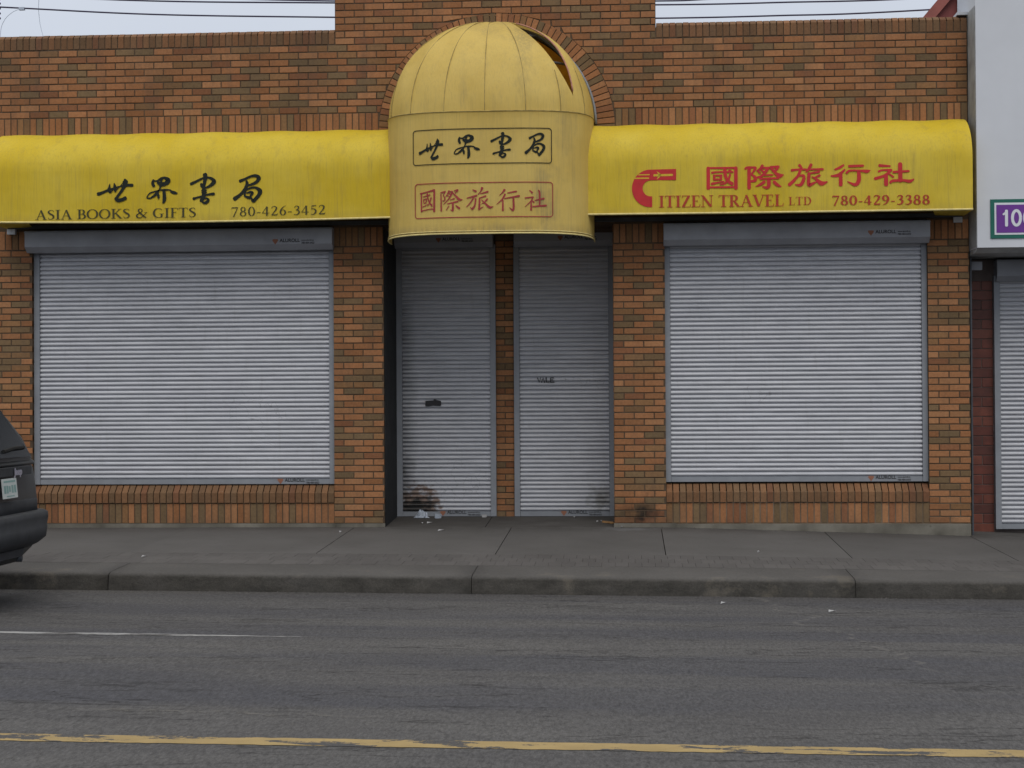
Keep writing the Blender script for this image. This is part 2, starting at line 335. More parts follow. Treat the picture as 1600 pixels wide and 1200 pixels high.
# ------------------------------------------------------------------ mesh helpers
class MB:
    def __init__(s): s.v = []; s.f = []; s.c = []; s.mi = []; s.cur = None; s.m = 0
    def quadmesh(s, V, F, col=None):
        o = len(s.v); s.v += [tuple(p) for p in V]; s.f += [tuple(i + o for i in f) for f in F]
        s.c += [col or (1, 1, 1)] * len(F); s.mi += [s.m] * len(F)
    def box(s, x0, x1, y0, y1, z0, z1, col=None):
        V = [(x, y, z) for z in (z0, z1) for y in (y0, y1) for x in (x0, x1)]
        s.quadmesh(V, [(0, 2, 3, 1), (4, 5, 7, 6), (0, 1, 5, 4), (2, 6, 7, 3), (0, 4, 6, 2), (1, 3, 7, 5)], col)
    def prism_x(s, prof, x0, x1, col=None, dz0=0, dz1=0):
        """closed profile of (y,z), counter-clockwise seen from +x, swept along x"""
        n = len(prof)
        V = [(x0, y, z + dz0) for y, z in prof] + [(x1, y, z + dz1) for y, z in prof]
        F = [(i, (i + 1) % n, n + (i + 1) % n, n + i) for i in range(n)]
        F = [tuple(reversed(f)) for f in F]
        F += [tuple(range(n)), tuple(reversed(range(n, 2 * n)))]
        s.quadmesh(V, F, col)
    def tube(s, pts, r, n=8, closed=False):
        pts = [Vector(p) for p in pts]; rings = []
        for i, p in enumerate(pts):
            a = pts[max(i - 1, 0)]; b = pts[min(i + 1, len(pts) - 1)]
            t = (b - a).normalized(); u = t.orthogonal().normalized() if i == 0 else (u - t * u.dot(t)).normalized()
            w = t.cross(u); rings.append([p + (u * math.cos(2 * math.pi * j / n) + w * math.sin(2 * math.pi * j / n)) * r for j in range(n)])
        V = [q for rg in rings for q in rg]; F = []
        for i in range(len(rings) - 1):
            for j in range(n):
                F.append((i * n + j, i * n + (j + 1) % n, (i + 1) * n + (j + 1) % n, (i + 1) * n + j))
        F += [tuple(reversed(range(n))), tuple(range((len(rings) - 1) * n, len(rings) * n))]
        s.quadmesh(V, F)
    def mesh(s, name, mats, smooth=False):
        me = bpy.data.meshes.new(name); me.from_pydata(s.v, [], s.f)
        for m in (mats if isinstance(mats, (list, tuple)) else [mats]): me.materials.append(m)
        at = me.color_attributes.new('col', 'FLOAT_COLOR', 'CORNER')
        buf = []
        for f, c in zip(s.f, s.c): buf += [*c, 1.0] * len(f)
        at.data.foreach_set('color', buf)
        me.polygons.foreach_set('material_index', s.mi)
        if smooth: me.polygons.foreach_set('use_smooth', [True] * len(s.f))
        me.update(); return me
    def obj(s, name, mats, parent=None, smooth=False, **kw):
        return put(name, s.mesh(name, mats, smooth), parent, **kw)
def put(name, me, parent=None, loc=None, label=None, cat=None, group=None, kind=None):
    o = bpy.data.objects.new(name, me); COL.objects.link(o)
    if parent: o.parent = parent
    if loc: o.location = loc
    for k, v in (('label', label), ('category', cat), ('group', group), ('kind', kind)):
        if v: o[k] = v
    return o
def thing(name, label, cat, loc=(0, 0, 0), group=None):
    return put(name, None, None, loc, label, cat, group)

PAL = [((0.311, 0.144, 0.065), 30), ((0.289, 0.129, 0.056), 18), ((0.268, 0.120, 0.052), 12), ((0.324, 0.158, 0.073), 12), ((0.241, 0.127, 0.057), 9),
       ((0.206, 0.116, 0.056), 9), ((0.180, 0.116, 0.060), 12), ((0.162, 0.108, 0.057), 7), ((0.221, 0.097, 0.047), 7)]
DULL = [((0.186, 0.098, 0.049), 10), ((0.169, 0.093, 0.048), 8), ((0.202, 0.099, 0.048), 6), ((0.157, 0.093, 0.050), 6), ((0.179, 0.084, 0.044), 4)]
PW = [w for c, w in PAL]
def pick(dull=False):
    if dull:
        i = random.choices(range(len(DULL)), [w for c, w in DULL])[0]; k = random.choice((.9, 1., 1.1)); return (i + 20, k), tuple(v * k for v in DULL[i][0])
    i = random.choices(range(len(PAL)), PW)[0]; c = PAL[i][0]; k = random.choice((.9, 1., 1.1))
    return (i, k), tuple(v * k for v in c)
def brick_poly(mb, poly, d, col, ch=.003, y=0.0):
    """brick whose face outline is poly [(x,z)..] (counter-clockwise seen from the street); face at y, body behind"""
    n = len(poly); cx = sum(p[0] for p in poly) / n; cz = sum(p[1] for p in poly) / n
    ins = []
    for px, pz in poly:
        dx, dz = cx - px, cz - pz
        ins.append((px + math.copysign(min(ch, abs(dx)), dx), pz + math.copysign(min(ch, abs(dz)), dz)))
    V = [(a, y, b) for a, b in ins] + [(a, y + ch, b) for a, b in poly] + [(a, y + d, b) for a, b in poly]
    F = [tuple(range(n))]
    for i in range(n):
        j = (i + 1) % n
        F.append((i, n + i, n + j, j)); F.append((n + i, 2 * n + i, 2 * n + j, n + j))
    mb.quadmesh(V, F, col)
_bm = {}
def brick_mesh(name, w, h, key, col, d=.04):
    k = (name, round(w, 4), round(h, 4), key)
    if k not in _bm:
        mb = MB(); brick_poly(mb, [(-w / 2, -h / 2), (w / 2, -h / 2), (w / 2, h / 2), (-w / 2, h / 2)], d, col)
        _bm[k] = mb.mesh(name, MT['brick'])
    return _bm[k]
bricks = []      # (x0,x1,z0,z1,yface, poly or None)
J = .0115         # joint

# ------------------------------------------------------------------ ground, road, pavement
def zroad(x): return -.30 - .008 * x
def zwall(x): return 0.0 if x < .5 else -.030 * (min(x, 9) - .5)
def zs(x, y):
    t = min(max(-y / 3.6, 0), 1); return zwall(x) * (1 - t) + (zroad(x) + .15) * t
g = MB(); g.quadmesh([(-900, -900, -1.3), (900, -900, -1.3), (900, 900, -1.3), (-900, 900, -1.3)], [(0, 1, 2, 3)])
g.obj('ground', MT['bed'], kind='structure')
g = MB(); g.quadmesh([(-60, -27, zroad(-60)), (60, -27, zroad(60)), (60, -3.55, zroad(60)), (-60, -3.55, zroad(-60))], [(0, 1, 2, 3)])
road = g.obj('road', MT['asphalt'], kind='structure')
def stripe(name, x0, x1, yc, w, mat, par, jag, taper0=0, taper1=0, slope=0):
    mb = MB(); n = int((x1 - x0) / .05); V = []; F = []
    for i in range(n + 1):
        x = x0 + (x1 - x0) * i / n
        k = 1.0
        if taper1 and x > x1 - taper1: k = max((x1 - x) / taper1, .02)
        for sgn in (-1, 1):
            y = yc + slope * (x - x0) + sgn * (w / 2 * k + random.uniform(-jag, jag)); V.append((x, y, zroad(x) + .0025))
        if i: F.append((2 * i - 2, 2 * i, 2 * i + 1, 2 * i - 1))
    mb.quadmesh(V, F); return mb.obj(name, mat, par)
stripe('yellow_centre_line', -30, 30, -9.72, .165, MT['ypaint'], road, .006)
stripe('white_lane_line', -5.6, -2.15, -6.18, .085, MT['wpaint'], road, .008, 0, .9, -.02)

pave = MB()
pave.quadmesh([(x, y, zs(x, y) - .03) for x in (-16, .5, 16) for y in (-3.5, .96)], [(0, 2, 3, 1), (2, 4, 5, 3)])
pv = pave.obj('pavement', MT['bed'], kind='structure')
def slab(name, x0, x1, y0, y1, mat, par, gap=.006, nx=4, lift=0., zf=zs, bev=.006):
    mb = MB(); x0 += gap / 2; x1 -= gap / 2; y0 += gap / 2; y1 -= gap / 2
    xs = [x0 + (x1 - x0) * i / nx for i in range(nx + 1)]
    V = []; F = []
    for x in xs:
        for y, dz in ((y0, -.06), (y0, -bev), (y0 + bev, 0), (y1 - bev, 0), (y1, -bev), (y1, -.06)): V.append((x, y, zf(x, y) + dz + lift))
    for i in range(nx):
        for j in range(5): F.append((i * 6 + j, (i + 1) * 6 + j, (i + 1) * 6 + j + 1, i * 6 + j + 1))
    F += [tuple(reversed(range(6))), tuple(range(nx * 6, nx * 6 + 6))]
    mb.quadmesh(V, F); return mb.obj(name, mat, par)
XS = [-12.6, -11.0, -9.4, -7.8, -6.2, -4.62, -2.88, -1.22, .34, 2.02, 3.50, 5.1, 6.7, 8.3]
for a, b in zip(XS, XS[1:]):
    l = random.uniform(-.003, .003)
    slab('slab', a, b, -2.20, -.012, MT['slab'], pv, .008, 6, l)
paver_m = {}
for r in range(3):
    y0 = -2.95 + .25 * r; off = .058 * (r % 2)
    for i in range(-56, 40):
        x0 = i * .117 + off
        if x0 < -6.4 or x0 > 4.3: continue
        slab('paver', x0, x0 + .117, y0, y0 + .25, MT['paver'], pv, .0022, 1, random.uniform(-.0008, .0008), zs, .001)
for x0, x1 in ((-12.6, -6.4), (4.33, 8.3)):
    slab('slab', x0, x1, -2.95, -2.20, MT['paver'], pv, .01, 6)
KX = [-13.6, -10.5, -7.4, -4.40, -1.31, 1.86, 4.9, 8.3]
for a, b in zip(KX, KX[1:]):
    mb = MB(); n = 14; V = []; F = []
    prof = [(-2.955, -.06), (-2.955, -.004), (-2.965, .0), (-3.50, .0), (-3.56, -.004), (-3.585, -.016), (-3.597, -.04), (-3.61, -.20)]
    for i in range(n + 1):
        x = a + .0025 + (b - a - .005) * i / n
        wob = random.uniform(-.004, .004)
        for j, (y, dz) in enumerate(prof):
            base = zs(x, y) if y > -3.5 else zroad(x) + .15
            e = -.006 if i in (0, n) and 3 < j < 7 else 0
            V.append((x, y - (wob if j > 3 else 0), base + dz + e))
    m = len(prof)
    for i in range(n):
        for j in range(m - 1): F.append((i * m + j, i * m + j + 1, (i + 1) * m + j + 1, (i + 1) * m + j))
    F += [tuple(range(m)), tuple(reversed(range(n * m, n * m + m)))]
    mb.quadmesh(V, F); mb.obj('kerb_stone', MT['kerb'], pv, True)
def zrec(x, y): return zwall(x) + .052 * max(y, 0)
slab('threshold_slab', -2.60, -1.50, -.01, .955, MT['slab'], pv, .008, 2, 0, zrec)
slab('threshold_slab', -1.50, -.125, -.01, .955, MT['slab'], pv, .008, 2, 0, zrec)
slab('threshold_slab', 3.53, 8.3, -.01, .955, MT['slab'], pv, .008, 2, .0, lambda x, y: zwall(x) + .03 * max(y, 0))

# ------------------------------------------------------------------ brick building
BX0, BX1 = -6.80, 3.525
bld = thing('brick_building', 'long low brown brick shop building with stepped parapet, arch and rolled down shutters', 'building')
ZT, ZC, ZB = 5.285, 5.109, 4.383        # parapet top, coping underside, bottom of running band
BAND = (ZC - ZB) / 10
Y0 = .006                               # mortar face stands behind the brick faces
core = MB()
core.box(BX0, BX1, Y0, .352, 3.18, ZT - .06); core.box(BX0 + .005, -3.08, .058, .35, ZT - .06, ZT - .008); core.box(.325, BX1 - .005, .058, .35, ZT - .06, ZT - .008)                 # upper wall and parapet
core.box(-3.072, .318, Y0 + .001, .36, ZT - .06, 6.35)             # raised centre
def pier(x0, x1, z0=-.0, z1=3.18, y1=.95): core.box(x0, x1, Y0, y1, z0, z1)
pier(BX0, -6.362); pier(-3.098, -2.566); pier(-.140, .396); pier(3.102, BX1, -.12)
core.box(-6.362, -3.098, .008, .30, .0, .37); core.box(.396, 3.102, .008, .30, -.12, .37)     # under the windows
core.box(-2.566, -.140, .97, 1.2, 0, 3.30)                  # back of the entrance recess
core.box(-1.455, -1.252, .955, .97, 0.0, 3.30)
core.box(-2.566, -.140, .37, .96, 3.16, 3.30)               # recess ceiling
core.box(-6.362, -3.098, .20, .30, .37, 3.18); core.box(.396, 3.102, .20, .30, .37, 3.18)
core.box(BX0, BX1, .96, 1.0, 0.0, 3.2) if False else None
core.obj('wall', MT['mortar'], bld)
mb = MB(); mb.box(BX0 + .01, BX1 - .01, .37, 11, 3.35, 4.7); mb.obj('roof', MT['dkmetal'], bld)
mb = MB()
for x0, x1 in ((BX0, -2.56), (-.15, .5)):
    mb.box(x0, x1, -.004, .02, -.05, .040)
mb.obj('foundation', MT['plinth'], bld)
mb = MB()
V = []
for x in (.5, 3.518):
    V += [(x, -.022, zwall(x) - .08), (x, .03, zwall(x) - .08), (x, .03, .034), (x, -.022, .030)]
mb.quadmesh(V, [(0, 4, 7, 3), (3, 7, 6, 2), (0, 3, 2, 1), (4, 5, 6, 7)])
mb.obj('plinth', MT['plinth'], bld)

AX, AZ, AR = -1.36, 4.16, 1.250        # arch ring
MOD = .2085
def band(z0, h, n, xa, xb, shift=0):
    for r in range(n):
        za = z0 + r * h + J / 2; zb = z0 + (r + 1) * h - J / 2
        x = xa + (0 if (r + shift) % 2 == 0 else -MOD / 2)
        while x < xb - .02:
            a = max(x, xa) + J / 2; b = min(x + MOD, xb) - J / 2
            x += MOD
            if b - a < .03: continue
            poly = None
            def cx(z, s):
                q = AR * AR - (z - AZ) ** 2
                return None if q <= 0 else AX + s * math.sqrt(q)
            if zb > AZ - .5 and za < AZ + AR:
                s = -1 if (a + b) / 2 < AX else 1
                if zb > AZ + AR - .02:
                    def ct(x): return AZ + math.sqrt(max(0, AR * AR - (x - AX) ** 2)) + .006
                    if max(ct(a), ct(b)) > za: poly = [(a, min(max(za, ct(a)), zb - .012)), (b, min(max(za, ct(b)), zb - .012)), (b, zb), (a, zb)]
                    bricks.append([a, b, za, zb, 0.0, poly]); continue
                def clipx(z):
                    zz = max(z, AZ)
                    c = cx(zz, s)
                    return c
                lo, hi = clipx(za), clipx(zb)
                if hi is None: hi = None
                if s < 0:
                    pb = [b if lo is None else min(b, lo - .004), b if hi is None else min(b, hi - .004)]
                    if pb[0] < a + .02 and pb[1] < a + .02: continue
                    pb = [max(v, a + .003) for v in pb]
                    if pb[0] != b or pb[1] != b: poly = [(a, za), (pb[0], za), (pb[1], zb), (a, zb)]
                else:
                    pa = [a if lo is None else max(a, lo + .004), a if hi is None else max(a, hi + .004)]
                    if pa[0] > b - .02 and pa[1] > b - .02: continue
                    pa = [min(v, b - .003) for v in pa]
                    if pa[0] != a or pa[1] != a: poly = [(pa[0], za), (b, za), (b, zb), (pa[1], zb)]
            bricks.append([a, b, za, zb, 0.0, poly])
band(ZB, BAND, 10, BX0, BX1)
band(ZC, BAND, 16, -3.072, .318, 0)
CH = (2.965 - .038) / 43
for xa, xb, sh, yf in ((BX0, -6.362, 0, 0.), (-3.098, -2.566, 1, 0.), (-.140, .396, 0, 0.), (3.102, BX1, 0, 0.)):
    n = 43 if yf == 0 else 46
    for r in range(n):
        za = .038 + r * CH + J / 2; zb = za + CH - J
        x = xa - (MOD / 2 if (r + sh) % 2 else 0) - (0 if yf == 0 else .03)
        while x < xb - .02:
            a = max(x, xa) + (J / 2 if x > xa else 0); b = min(x + MOD, xb) - (J / 2 if x + MOD < xb else 0); x += MOD
            if b - a > .02: bricks.append([a, b, za, zb, yf, None])
for r_ in range(46):
    za = .038 + r_ * CH + J / 2; zb = za + CH - J
    for a, b in (((-1.452, -1.255),) if r_ % 2 else ((-1.452, -1.352 - J / 2), (-1.352 + J / 2, -1.255))): bricks.append([a, b, za, zb, .949, None])
# the 300 that show largest (nearest to the street's view) are objects of their own
campos = Vector((0, -17.5, 1.3))
vis = sorted(bricks, key=lambda q: (q[5] is not None, -((q[1] - q[0]) * (q[3] - q[2])) * (1 if q[4] == 0 else .2) // .0015, abs((q[0] + q[1]) / 2 - 1.2)))
rest = MB()
for i, (a, b, za, zb, yf, poly) in enumerate(vis):
    key, col = pick(); yy = yf + random.uniform(-.0018, .0018)
    if i < 300:
        o = put('brick', brick_mesh('brick', b - a, zb - za, key, col), bld, ((a + b) / 2, yy, (za + zb) / 2))
        o.rotation_euler = (0, random.uniform(-.004, .004), random.uniform(-.004, .004))
    else:
        brick_poly(rest, poly or [(a, za), (b, za), (b, zb), (a, zb)], .04, col, .003, yy)
# return face of the left pier inside the doorway, bonded with its front
for r in range(46):
    za = .038 + r * CH + J / 2; zb = za + CH - J
    y = (0.048 if r % 2 else .10)
    ys = [.045, y + .1]
    while ys[-1] < .94: ys.append(min(ys[-1] + MOD, .945))
    for y0, y1 in zip(ys, ys[1:]):
        if y1 - y0 < .03: continue
        _, col = pick()
        rest.box(-.146, -.131, y0 + J / 2, y1 - J / 2, za, zb, col)
sp_ = MB(); sp_.box(-2.566, -2.556, .045, .95, .0, 3.15); sp_.obj('reveal_shade_panel', m_flat('reveal_shade_black', (.018, .019, .020), .9, 0, .3, 5), bld)  # black panel puts the deep shade on the brick reveal into colour
rest.obj('brickwork', MT['brick'], bld, kind='stuff')

def rowlock(name, x0, x1, z0, z1, prof=None, yf=0., clip=True, slim=.0695):
    n = round((x1 - x0) / slim); w = (x1 - x0) / n
    for i in range(n):
        a = x0 + i * w + J / 2 - .0005; b = x0 + (i + 1) * w - J / 2 + .0005; c = (a + b) / 2
        if clip and abs(c - AX) < AR + .02 and z1 > AZ - .3: continue
        key, col = pick(prof is not None); yy = random.uniform(-.0018, .0018)
        if prof is None:
            put(name, brick_mesh(name, b - a, z1 - z0 - J, key, col), bld, (c, yf + yy, (z0 + z1) / 2))
        else:
            k = (name, round(b - a, 4), key, id(prof))
            if k not in _bm:
                mb = MB(); mb.prism_x(list(reversed(prof)), -(b - a) / 2, (b - a) / 2, col); _bm[k] = mb.mesh(name, MT['brick'])
            o = put(name, _bm[k], bld, (c, yf + yy, random.uniform(-.002, .002)))
COPE = [(0, ZC + J), (0, ZC + .131), (.004, ZC + .137), (.055, ZT - .005), (.07, ZT), (.36, ZT), (.36, ZC + J)]
rowlock('coping_brick', BX0, -3.074, 0, 0, COPE, 0, False); rowlock('coping_brick', .320, BX1, 0, 0, COPE, 0, False)
rowlock('soldier_brick', BX0, AX - AR, 4.183, ZB); rowlock('soldier_brick', AX + AR, BX1, 4.183, ZB)
for a, b in ((BX0, -6.362), (-3.098, -2.566), (-.140, .396), (3.102, BX1)):
    rowlock('lintel_brick', a, b, 2.968, 3.176)
SILL = [(-.012, .260), (-.012, .362), (-.008, .368), (.085, .448), (.20, .448), (.20, .260)]
for a, b in ((-6.362, -3.098), (.396, 3.102)):
    rowlock('sill_brick', a, b, 0, 0, SILL, 0, False); rowlock('soldier_brick', a, b, .038, .255, None, 0.004, False)
# arch voussoirs
NV = 58
_v = {}
for i in range(NV):
    t = math.pi * (i + .5) / NV
    if abs(math.cos(t)) * AR < .0: continue
    key, col = pick()
    if key not in _v:
        mb = MB(); w0 = math.pi * 1.045 / NV / 2 - .0045; w1 = math.pi * AR / NV / 2 - .0045
        brick_poly(mb, [(-w0, -.100), (w0, -.100), (w1, .100), (-w1, .100)], .04, col); _v[key] = mb.mesh('arch_brick', MT['brick'])
    o = put('arch_brick', _v[key], bld, (AX + (AR - .103) * math.cos(t), -.003 + random.uniform(-.0015, .0015), AZ + (AR - .103) * math.sin(t)))
    o.rotation_euler = (0, math.pi / 2 - t, 0)
mb = MB(); mb.prism_x([(0, 0), (.4, 0), (.4, .03), (0, .03)], BX1 - .10, BX1 + .006, None, ZT + .004, ZT + .004); mb.obj('parapet_flashing', MT['white'], bld)

# ------------------------------------------------------------------ text helpers
def catmull(P, n=6):
    if len(P) < 3: return P
    Q = []
    for i in range(len(P) - 1):
        p0 = P[max(i - 1, 0)]; p1 = P[i]; p2 = P[i + 1]; p3 = P[min(i + 2, len(P) - 1)]
        for k in range(n):
            t = k / n
            Q.append(tuple(.5 * ((2 * b) + (-a + c) * t + (2 * a - 5 * b + 4 * c - d) * t * t + (-a + 3 * b - 3 * c + d) * t ** 3) for a, b, c, d in zip(p0, p1, p2, p3)))
    Q.append(P[-1]); return Q
LAY = [0]
def stroke(mb, P, place, smooth=True, cap=True, wk=1.0):
    """P: (x,y,width) in artwork units -> ribbon; place maps (x,y,lift) to the surface"""
    Q = catmull(P) if smooth else P
    LAY[0] = (LAY[0] + 1) % 9; lift = .0012 + LAY[0] * .00022
    V = []; n = len(Q)
    dirs = []
    for i in range(n):
        a = Q[max(i - 1, 0)]; b = Q[min(i + 1, n - 1)]; dx, dy = b[0] - a[0], b[1] - a[1]; L = math.hypot(dx, dy) or 1
        dirs.append((dx / L, dy / L))
    rows = []
    if cap:
        w = Q[0][2] * wk; d = dirs[0]
        rows.append((Q[0][0] - d[0] * w * .42, Q[0][1] - d[1] * w * .42, w * .5, d)); rows.append((Q[0][0] - d[0] * w * .25, Q[0][1] - d[1] * w * .25, w * .86, d))
    for q, d in zip(Q, dirs): rows.append((q[0], q[1], q[2] * wk, d))
    if cap:
        w = Q[-1][2] * wk; d = dirs[-1]
        rows.append((Q[-1][0] + d[0] * w * .25, Q[-1][1] + d[1] * w * .25, w * .86, d)); rows.append((Q[-1][0] + d[0] * w * .42, Q[-1][1] + d[1] * w * .42, w * .5, d))
    for x, y, w, d in rows:
        V.append(place(x - d[1] * w / 2, y + d[0] * w / 2, lift)); V.append(place(x + d[1] * w / 2, y - d[0] * w / 2, lift))
    mb.quadmesh(V, [(2 * i, 2 * i + 1, 2 * i + 3, 2 * i + 2) for i in range(len(rows) - 1)])
def affine(cx0, cy0, cx1, cy1, X0, Z0, X1, Z1, surf, skew=0.):
    """artwork box (top-left to bottom-right) onto world box (X0,Z top) .. (X1,Z bottom)"""
    def f(x, y, lift):
        u = (x - cx0) / (cx1 - cx0); v = (y - cy0) / (cy1 - cy0)
        return surf(X0 + (X1 - X0) * u, Z0 + (Z1 - Z0) * v + skew * u, lift)
    return f

H_SHI = [[(150, 405, 62), (200, 390, 50), (300, 350, 42), (400, 318, 32)], [(340, 245, 14), (335, 300, 42), (330, 345, 62), (345, 382, 30)], [(350, 385, 22), (390, 345, 14), (412, 300, 12)],
         [(415, 235, 18), (425, 290, 52), (430, 340, 52), (436, 372, 22)], [(440, 350, 16), (500, 295, 14), (560, 235, 16)], [(595, 178, 40), (600, 215, 92), (585, 280, 62), (540, 355, 48), (485, 430, 44), (442, 485, 50)],
         [(440, 485, 50), (480, 512, 62), (560, 497, 58), (598, 478, 62)], [(430, 305, 26), (520, 285, 24), (640, 268, 44), (715, 270, 52)]]
H_JIE = [[(1068, 190, 30), (1058, 240, 52), (1075, 288, 48)], [(1062, 200, 30), (1130, 205, 26), (1200, 168, 42), (1262, 152, 36)], [(1262, 158, 42), (1312, 188, 72), (1308, 222, 78), (1262, 255, 62), (1200, 280, 42)],
         [(1130, 215, 20), (1190, 245, 40), (1235, 238, 30)], [(1205, 170, 50), (1196, 225, 36), (1190, 290, 46)], [(1135, 240, 24), (1170, 262, 36)],
         [(1190, 290, 36), (1170, 345, 26), (1130, 400, 42), (1085, 442, 42), (1020, 482, 26), (966, 480, 24), (972, 448, 20), (1015, 402, 24), (1090, 378, 24), (1180, 355, 18)],
         [(1180, 355, 20), (1260, 350, 28), (1345, 358, 24), (1372, 385, 42), (1420, 402, 54), (1458, 412, 32)], [(1132, 405, 30), (1150, 440, 46), (1156, 488, 28)], [(1240, 360, 52), (1250, 430, 56), (1250, 515, 62), (1232, 560, 34)]]
H_SHU = [[(435, 98, 76), (442, 140, 66), (430, 200, 60), (412, 300, 50), (416, 400, 64), (402, 480, 66)], [(205, 240, 52), (260, 215, 44), (350, 172, 38), (430, 140, 28), (520, 148, 40), (582, 192, 60), (578, 225, 66), (520, 275, 50), (450, 305, 28)],
         [(372, 245, 40), (385, 280, 50), (430, 300, 40)], [(385, 350, 30), (450, 348, 34)], [(388, 385, 30), (452, 385, 34)], [(245, 482, 46), (300, 465, 34), (400, 440, 30), (500, 415, 34), (578, 410, 50)],
         [(400, 450, 66), (372, 515, 54)], [(430, 472, 24), (485, 492, 38), (480, 525, 48), (440, 552, 46), (402, 545, 34), (398, 520, 22)]]
H_JU = [[(1022, 205, 52), (1100, 175, 40), (1200, 132, 40), (1282, 124, 52), (1332, 162, 68), (1292, 225, 52), (1205, 265, 40), (1150, 278, 26)], [(1128, 210, 38), (1135, 270, 60), (1090, 350, 50), (1020, 430, 52), (932, 492, 70)],
        [(1130, 350, 28), (1200, 320, 34), (1282, 318, 42), (1352, 372, 72), (1330, 440, 62), (1275, 500, 60), (1240, 535, 52), (1205, 485, 30)], [(1106, 375, 38), (1095, 440, 34), (1120, 462, 34)],
        [(1130, 402, 22), (1190, 388, 40), (1224, 402, 48), (1200, 440, 38), (1180, 478, 46), (1120, 462, 38)]]
o8 = 1511
C_GUO = [[(148, 160, 50), (146, 430, 50)], [(150, 157, 26), (540, 155, 26)], [(533, 158, 50), (533, 430, 50)], [(150, 417, 26), (530, 415, 26)], [(200, 220, 30), (300, 210, 20), (488, 212, 22)],
         [(230, 262, 34), (230, 312, 34)], [(222, 258, 24), (335, 257, 24)], [(325, 258, 32), (325, 310, 32)], [(225, 312, 26), (330, 310, 26)], [(200, 370, 38), (260, 358, 26), (362, 340, 20)],
         [(380, 188, 48), (386, 255, 46), (415, 325, 42), (478, 370, 48)], [(452, 248, 32), (430, 310, 30), (385, 360, 30), (315, 380, 20)], [(435, 190, 22), (462, 195, 22)]]
C_JI = [[(718, 160, 50), (716, 428, 50)], [(668, 168, 34), (700, 150, 26), (805, 155, 34)], [(808, 160, 36), (785, 200, 28), (752, 240, 22)], [(750, 245, 22), (798, 282, 40), (802, 325, 44), (748, 340, 30)],
        [(903, 132, 42), (870, 172, 30), (825, 200, 20)], [(890, 158, 26), (985, 160, 30)], [(985, 162, 40), (930, 235, 42), (870, 278, 32), (795, 292, 18)], [(888, 188, 28), (912, 205, 30)], [(850, 212, 28), (872, 228, 28)],
        [(1012, 150, 30), (1128, 144, 34)], [(1128, 148, 30), (1085, 198, 34), (1060, 215, 20)], [(1028, 165, 36), (1085, 230, 40), (1140, 265, 60), (1192, 254, 18)], [(940, 258, 24), (1048, 254, 20)], [(872, 306, 28), (1128, 299, 26)],
        [(990, 312, 52), (992, 390, 52), (965, 425, 42), (908, 412, 18)], [(928, 348, 42), (870, 385, 36), (812, 408, 14)], [(1066, 348, 42), (1108, 388, 44), (1158, 412, 18)]]
C_LU = [[(1420, 128, 40), (1450, 162, 28)], [(1314, 195, 38), (1400, 184, 26), (1512, 184, 26)], [(1432, 190, 40), (1402, 262, 36), (1340, 332, 42), (1278, 388, 48)], [(1400, 272, 20), (1475, 268, 36), (1470, 335, 46), (1430, 392, 44), (1362, 388, 18)],
        [(1580, 122, 42), (1545, 182, 36), (1512, 215, 20)], [(1541, 184, 22), (1744, 182, 30)], [(1690, 216, 32), (1611, 230, 24), (1540, 238, 20)], [(1551, 240, 46), (1545, 330, 46), (1550, 392, 48), (1600, 375, 36), (1655, 350, 16)],
        [(1698, 264, 32), (1640, 290, 22)], [(1592, 284, 18), (1650, 315, 34), (1722, 372, 62), (1802, 352, 18)]]
C_XING = [[(o8 + 518, 128, 24), (o8 + 470, 160, 36), (o8 + 402, 188, 26)], [(o8 + 534, 190, 24), (o8 + 450, 262, 46), (o8 + 350, 275, 24)], [(o8 + 478, 242, 50), (o8 + 478, 392, 52)], [(o8 + 598, 144, 36), (o8 + 788, 138, 30)],
          [(o8 + 562, 234, 34), (o8 + 605, 204, 28), (o8 + 740, 204, 24), (o8 + 840, 214, 46), (o8 + 882, 202, 16)], [(o8 + 728, 212, 50), (o8 + 730, 330, 56), (o8 + 680, 392, 46), (o8 + 572, 350, 12)]]
C_SHE = [[(o8 + 1018, 138, 42), (o8 + 1160, 146, 22)], [(o8 + 1005, 218, 30), (o8 + 1060, 200, 24), (o8 + 1178, 200, 34)], [(o8 + 1170, 205, 34), (o8 + 1085, 272, 36), (o8 + 955, 314, 40)], [(o8 + 1105, 272, 52), (o8 + 1105, 390, 58)],
         [(o8 + 1145, 250, 22), (o8 + 1205, 290, 26)], [(o8 + 1300, 122, 58), (o8 + 1303, 340, 56)], [(o8 + 1208, 226, 32), (o8 + 1418, 214, 28)], [(o8 + 1165, 364, 34), (o8 + 1200, 344, 36), (o8 + 1340, 338, 32), (o8 + 1432, 350, 44), (o8 + 1486, 324, 18)]]
q6 = 1467
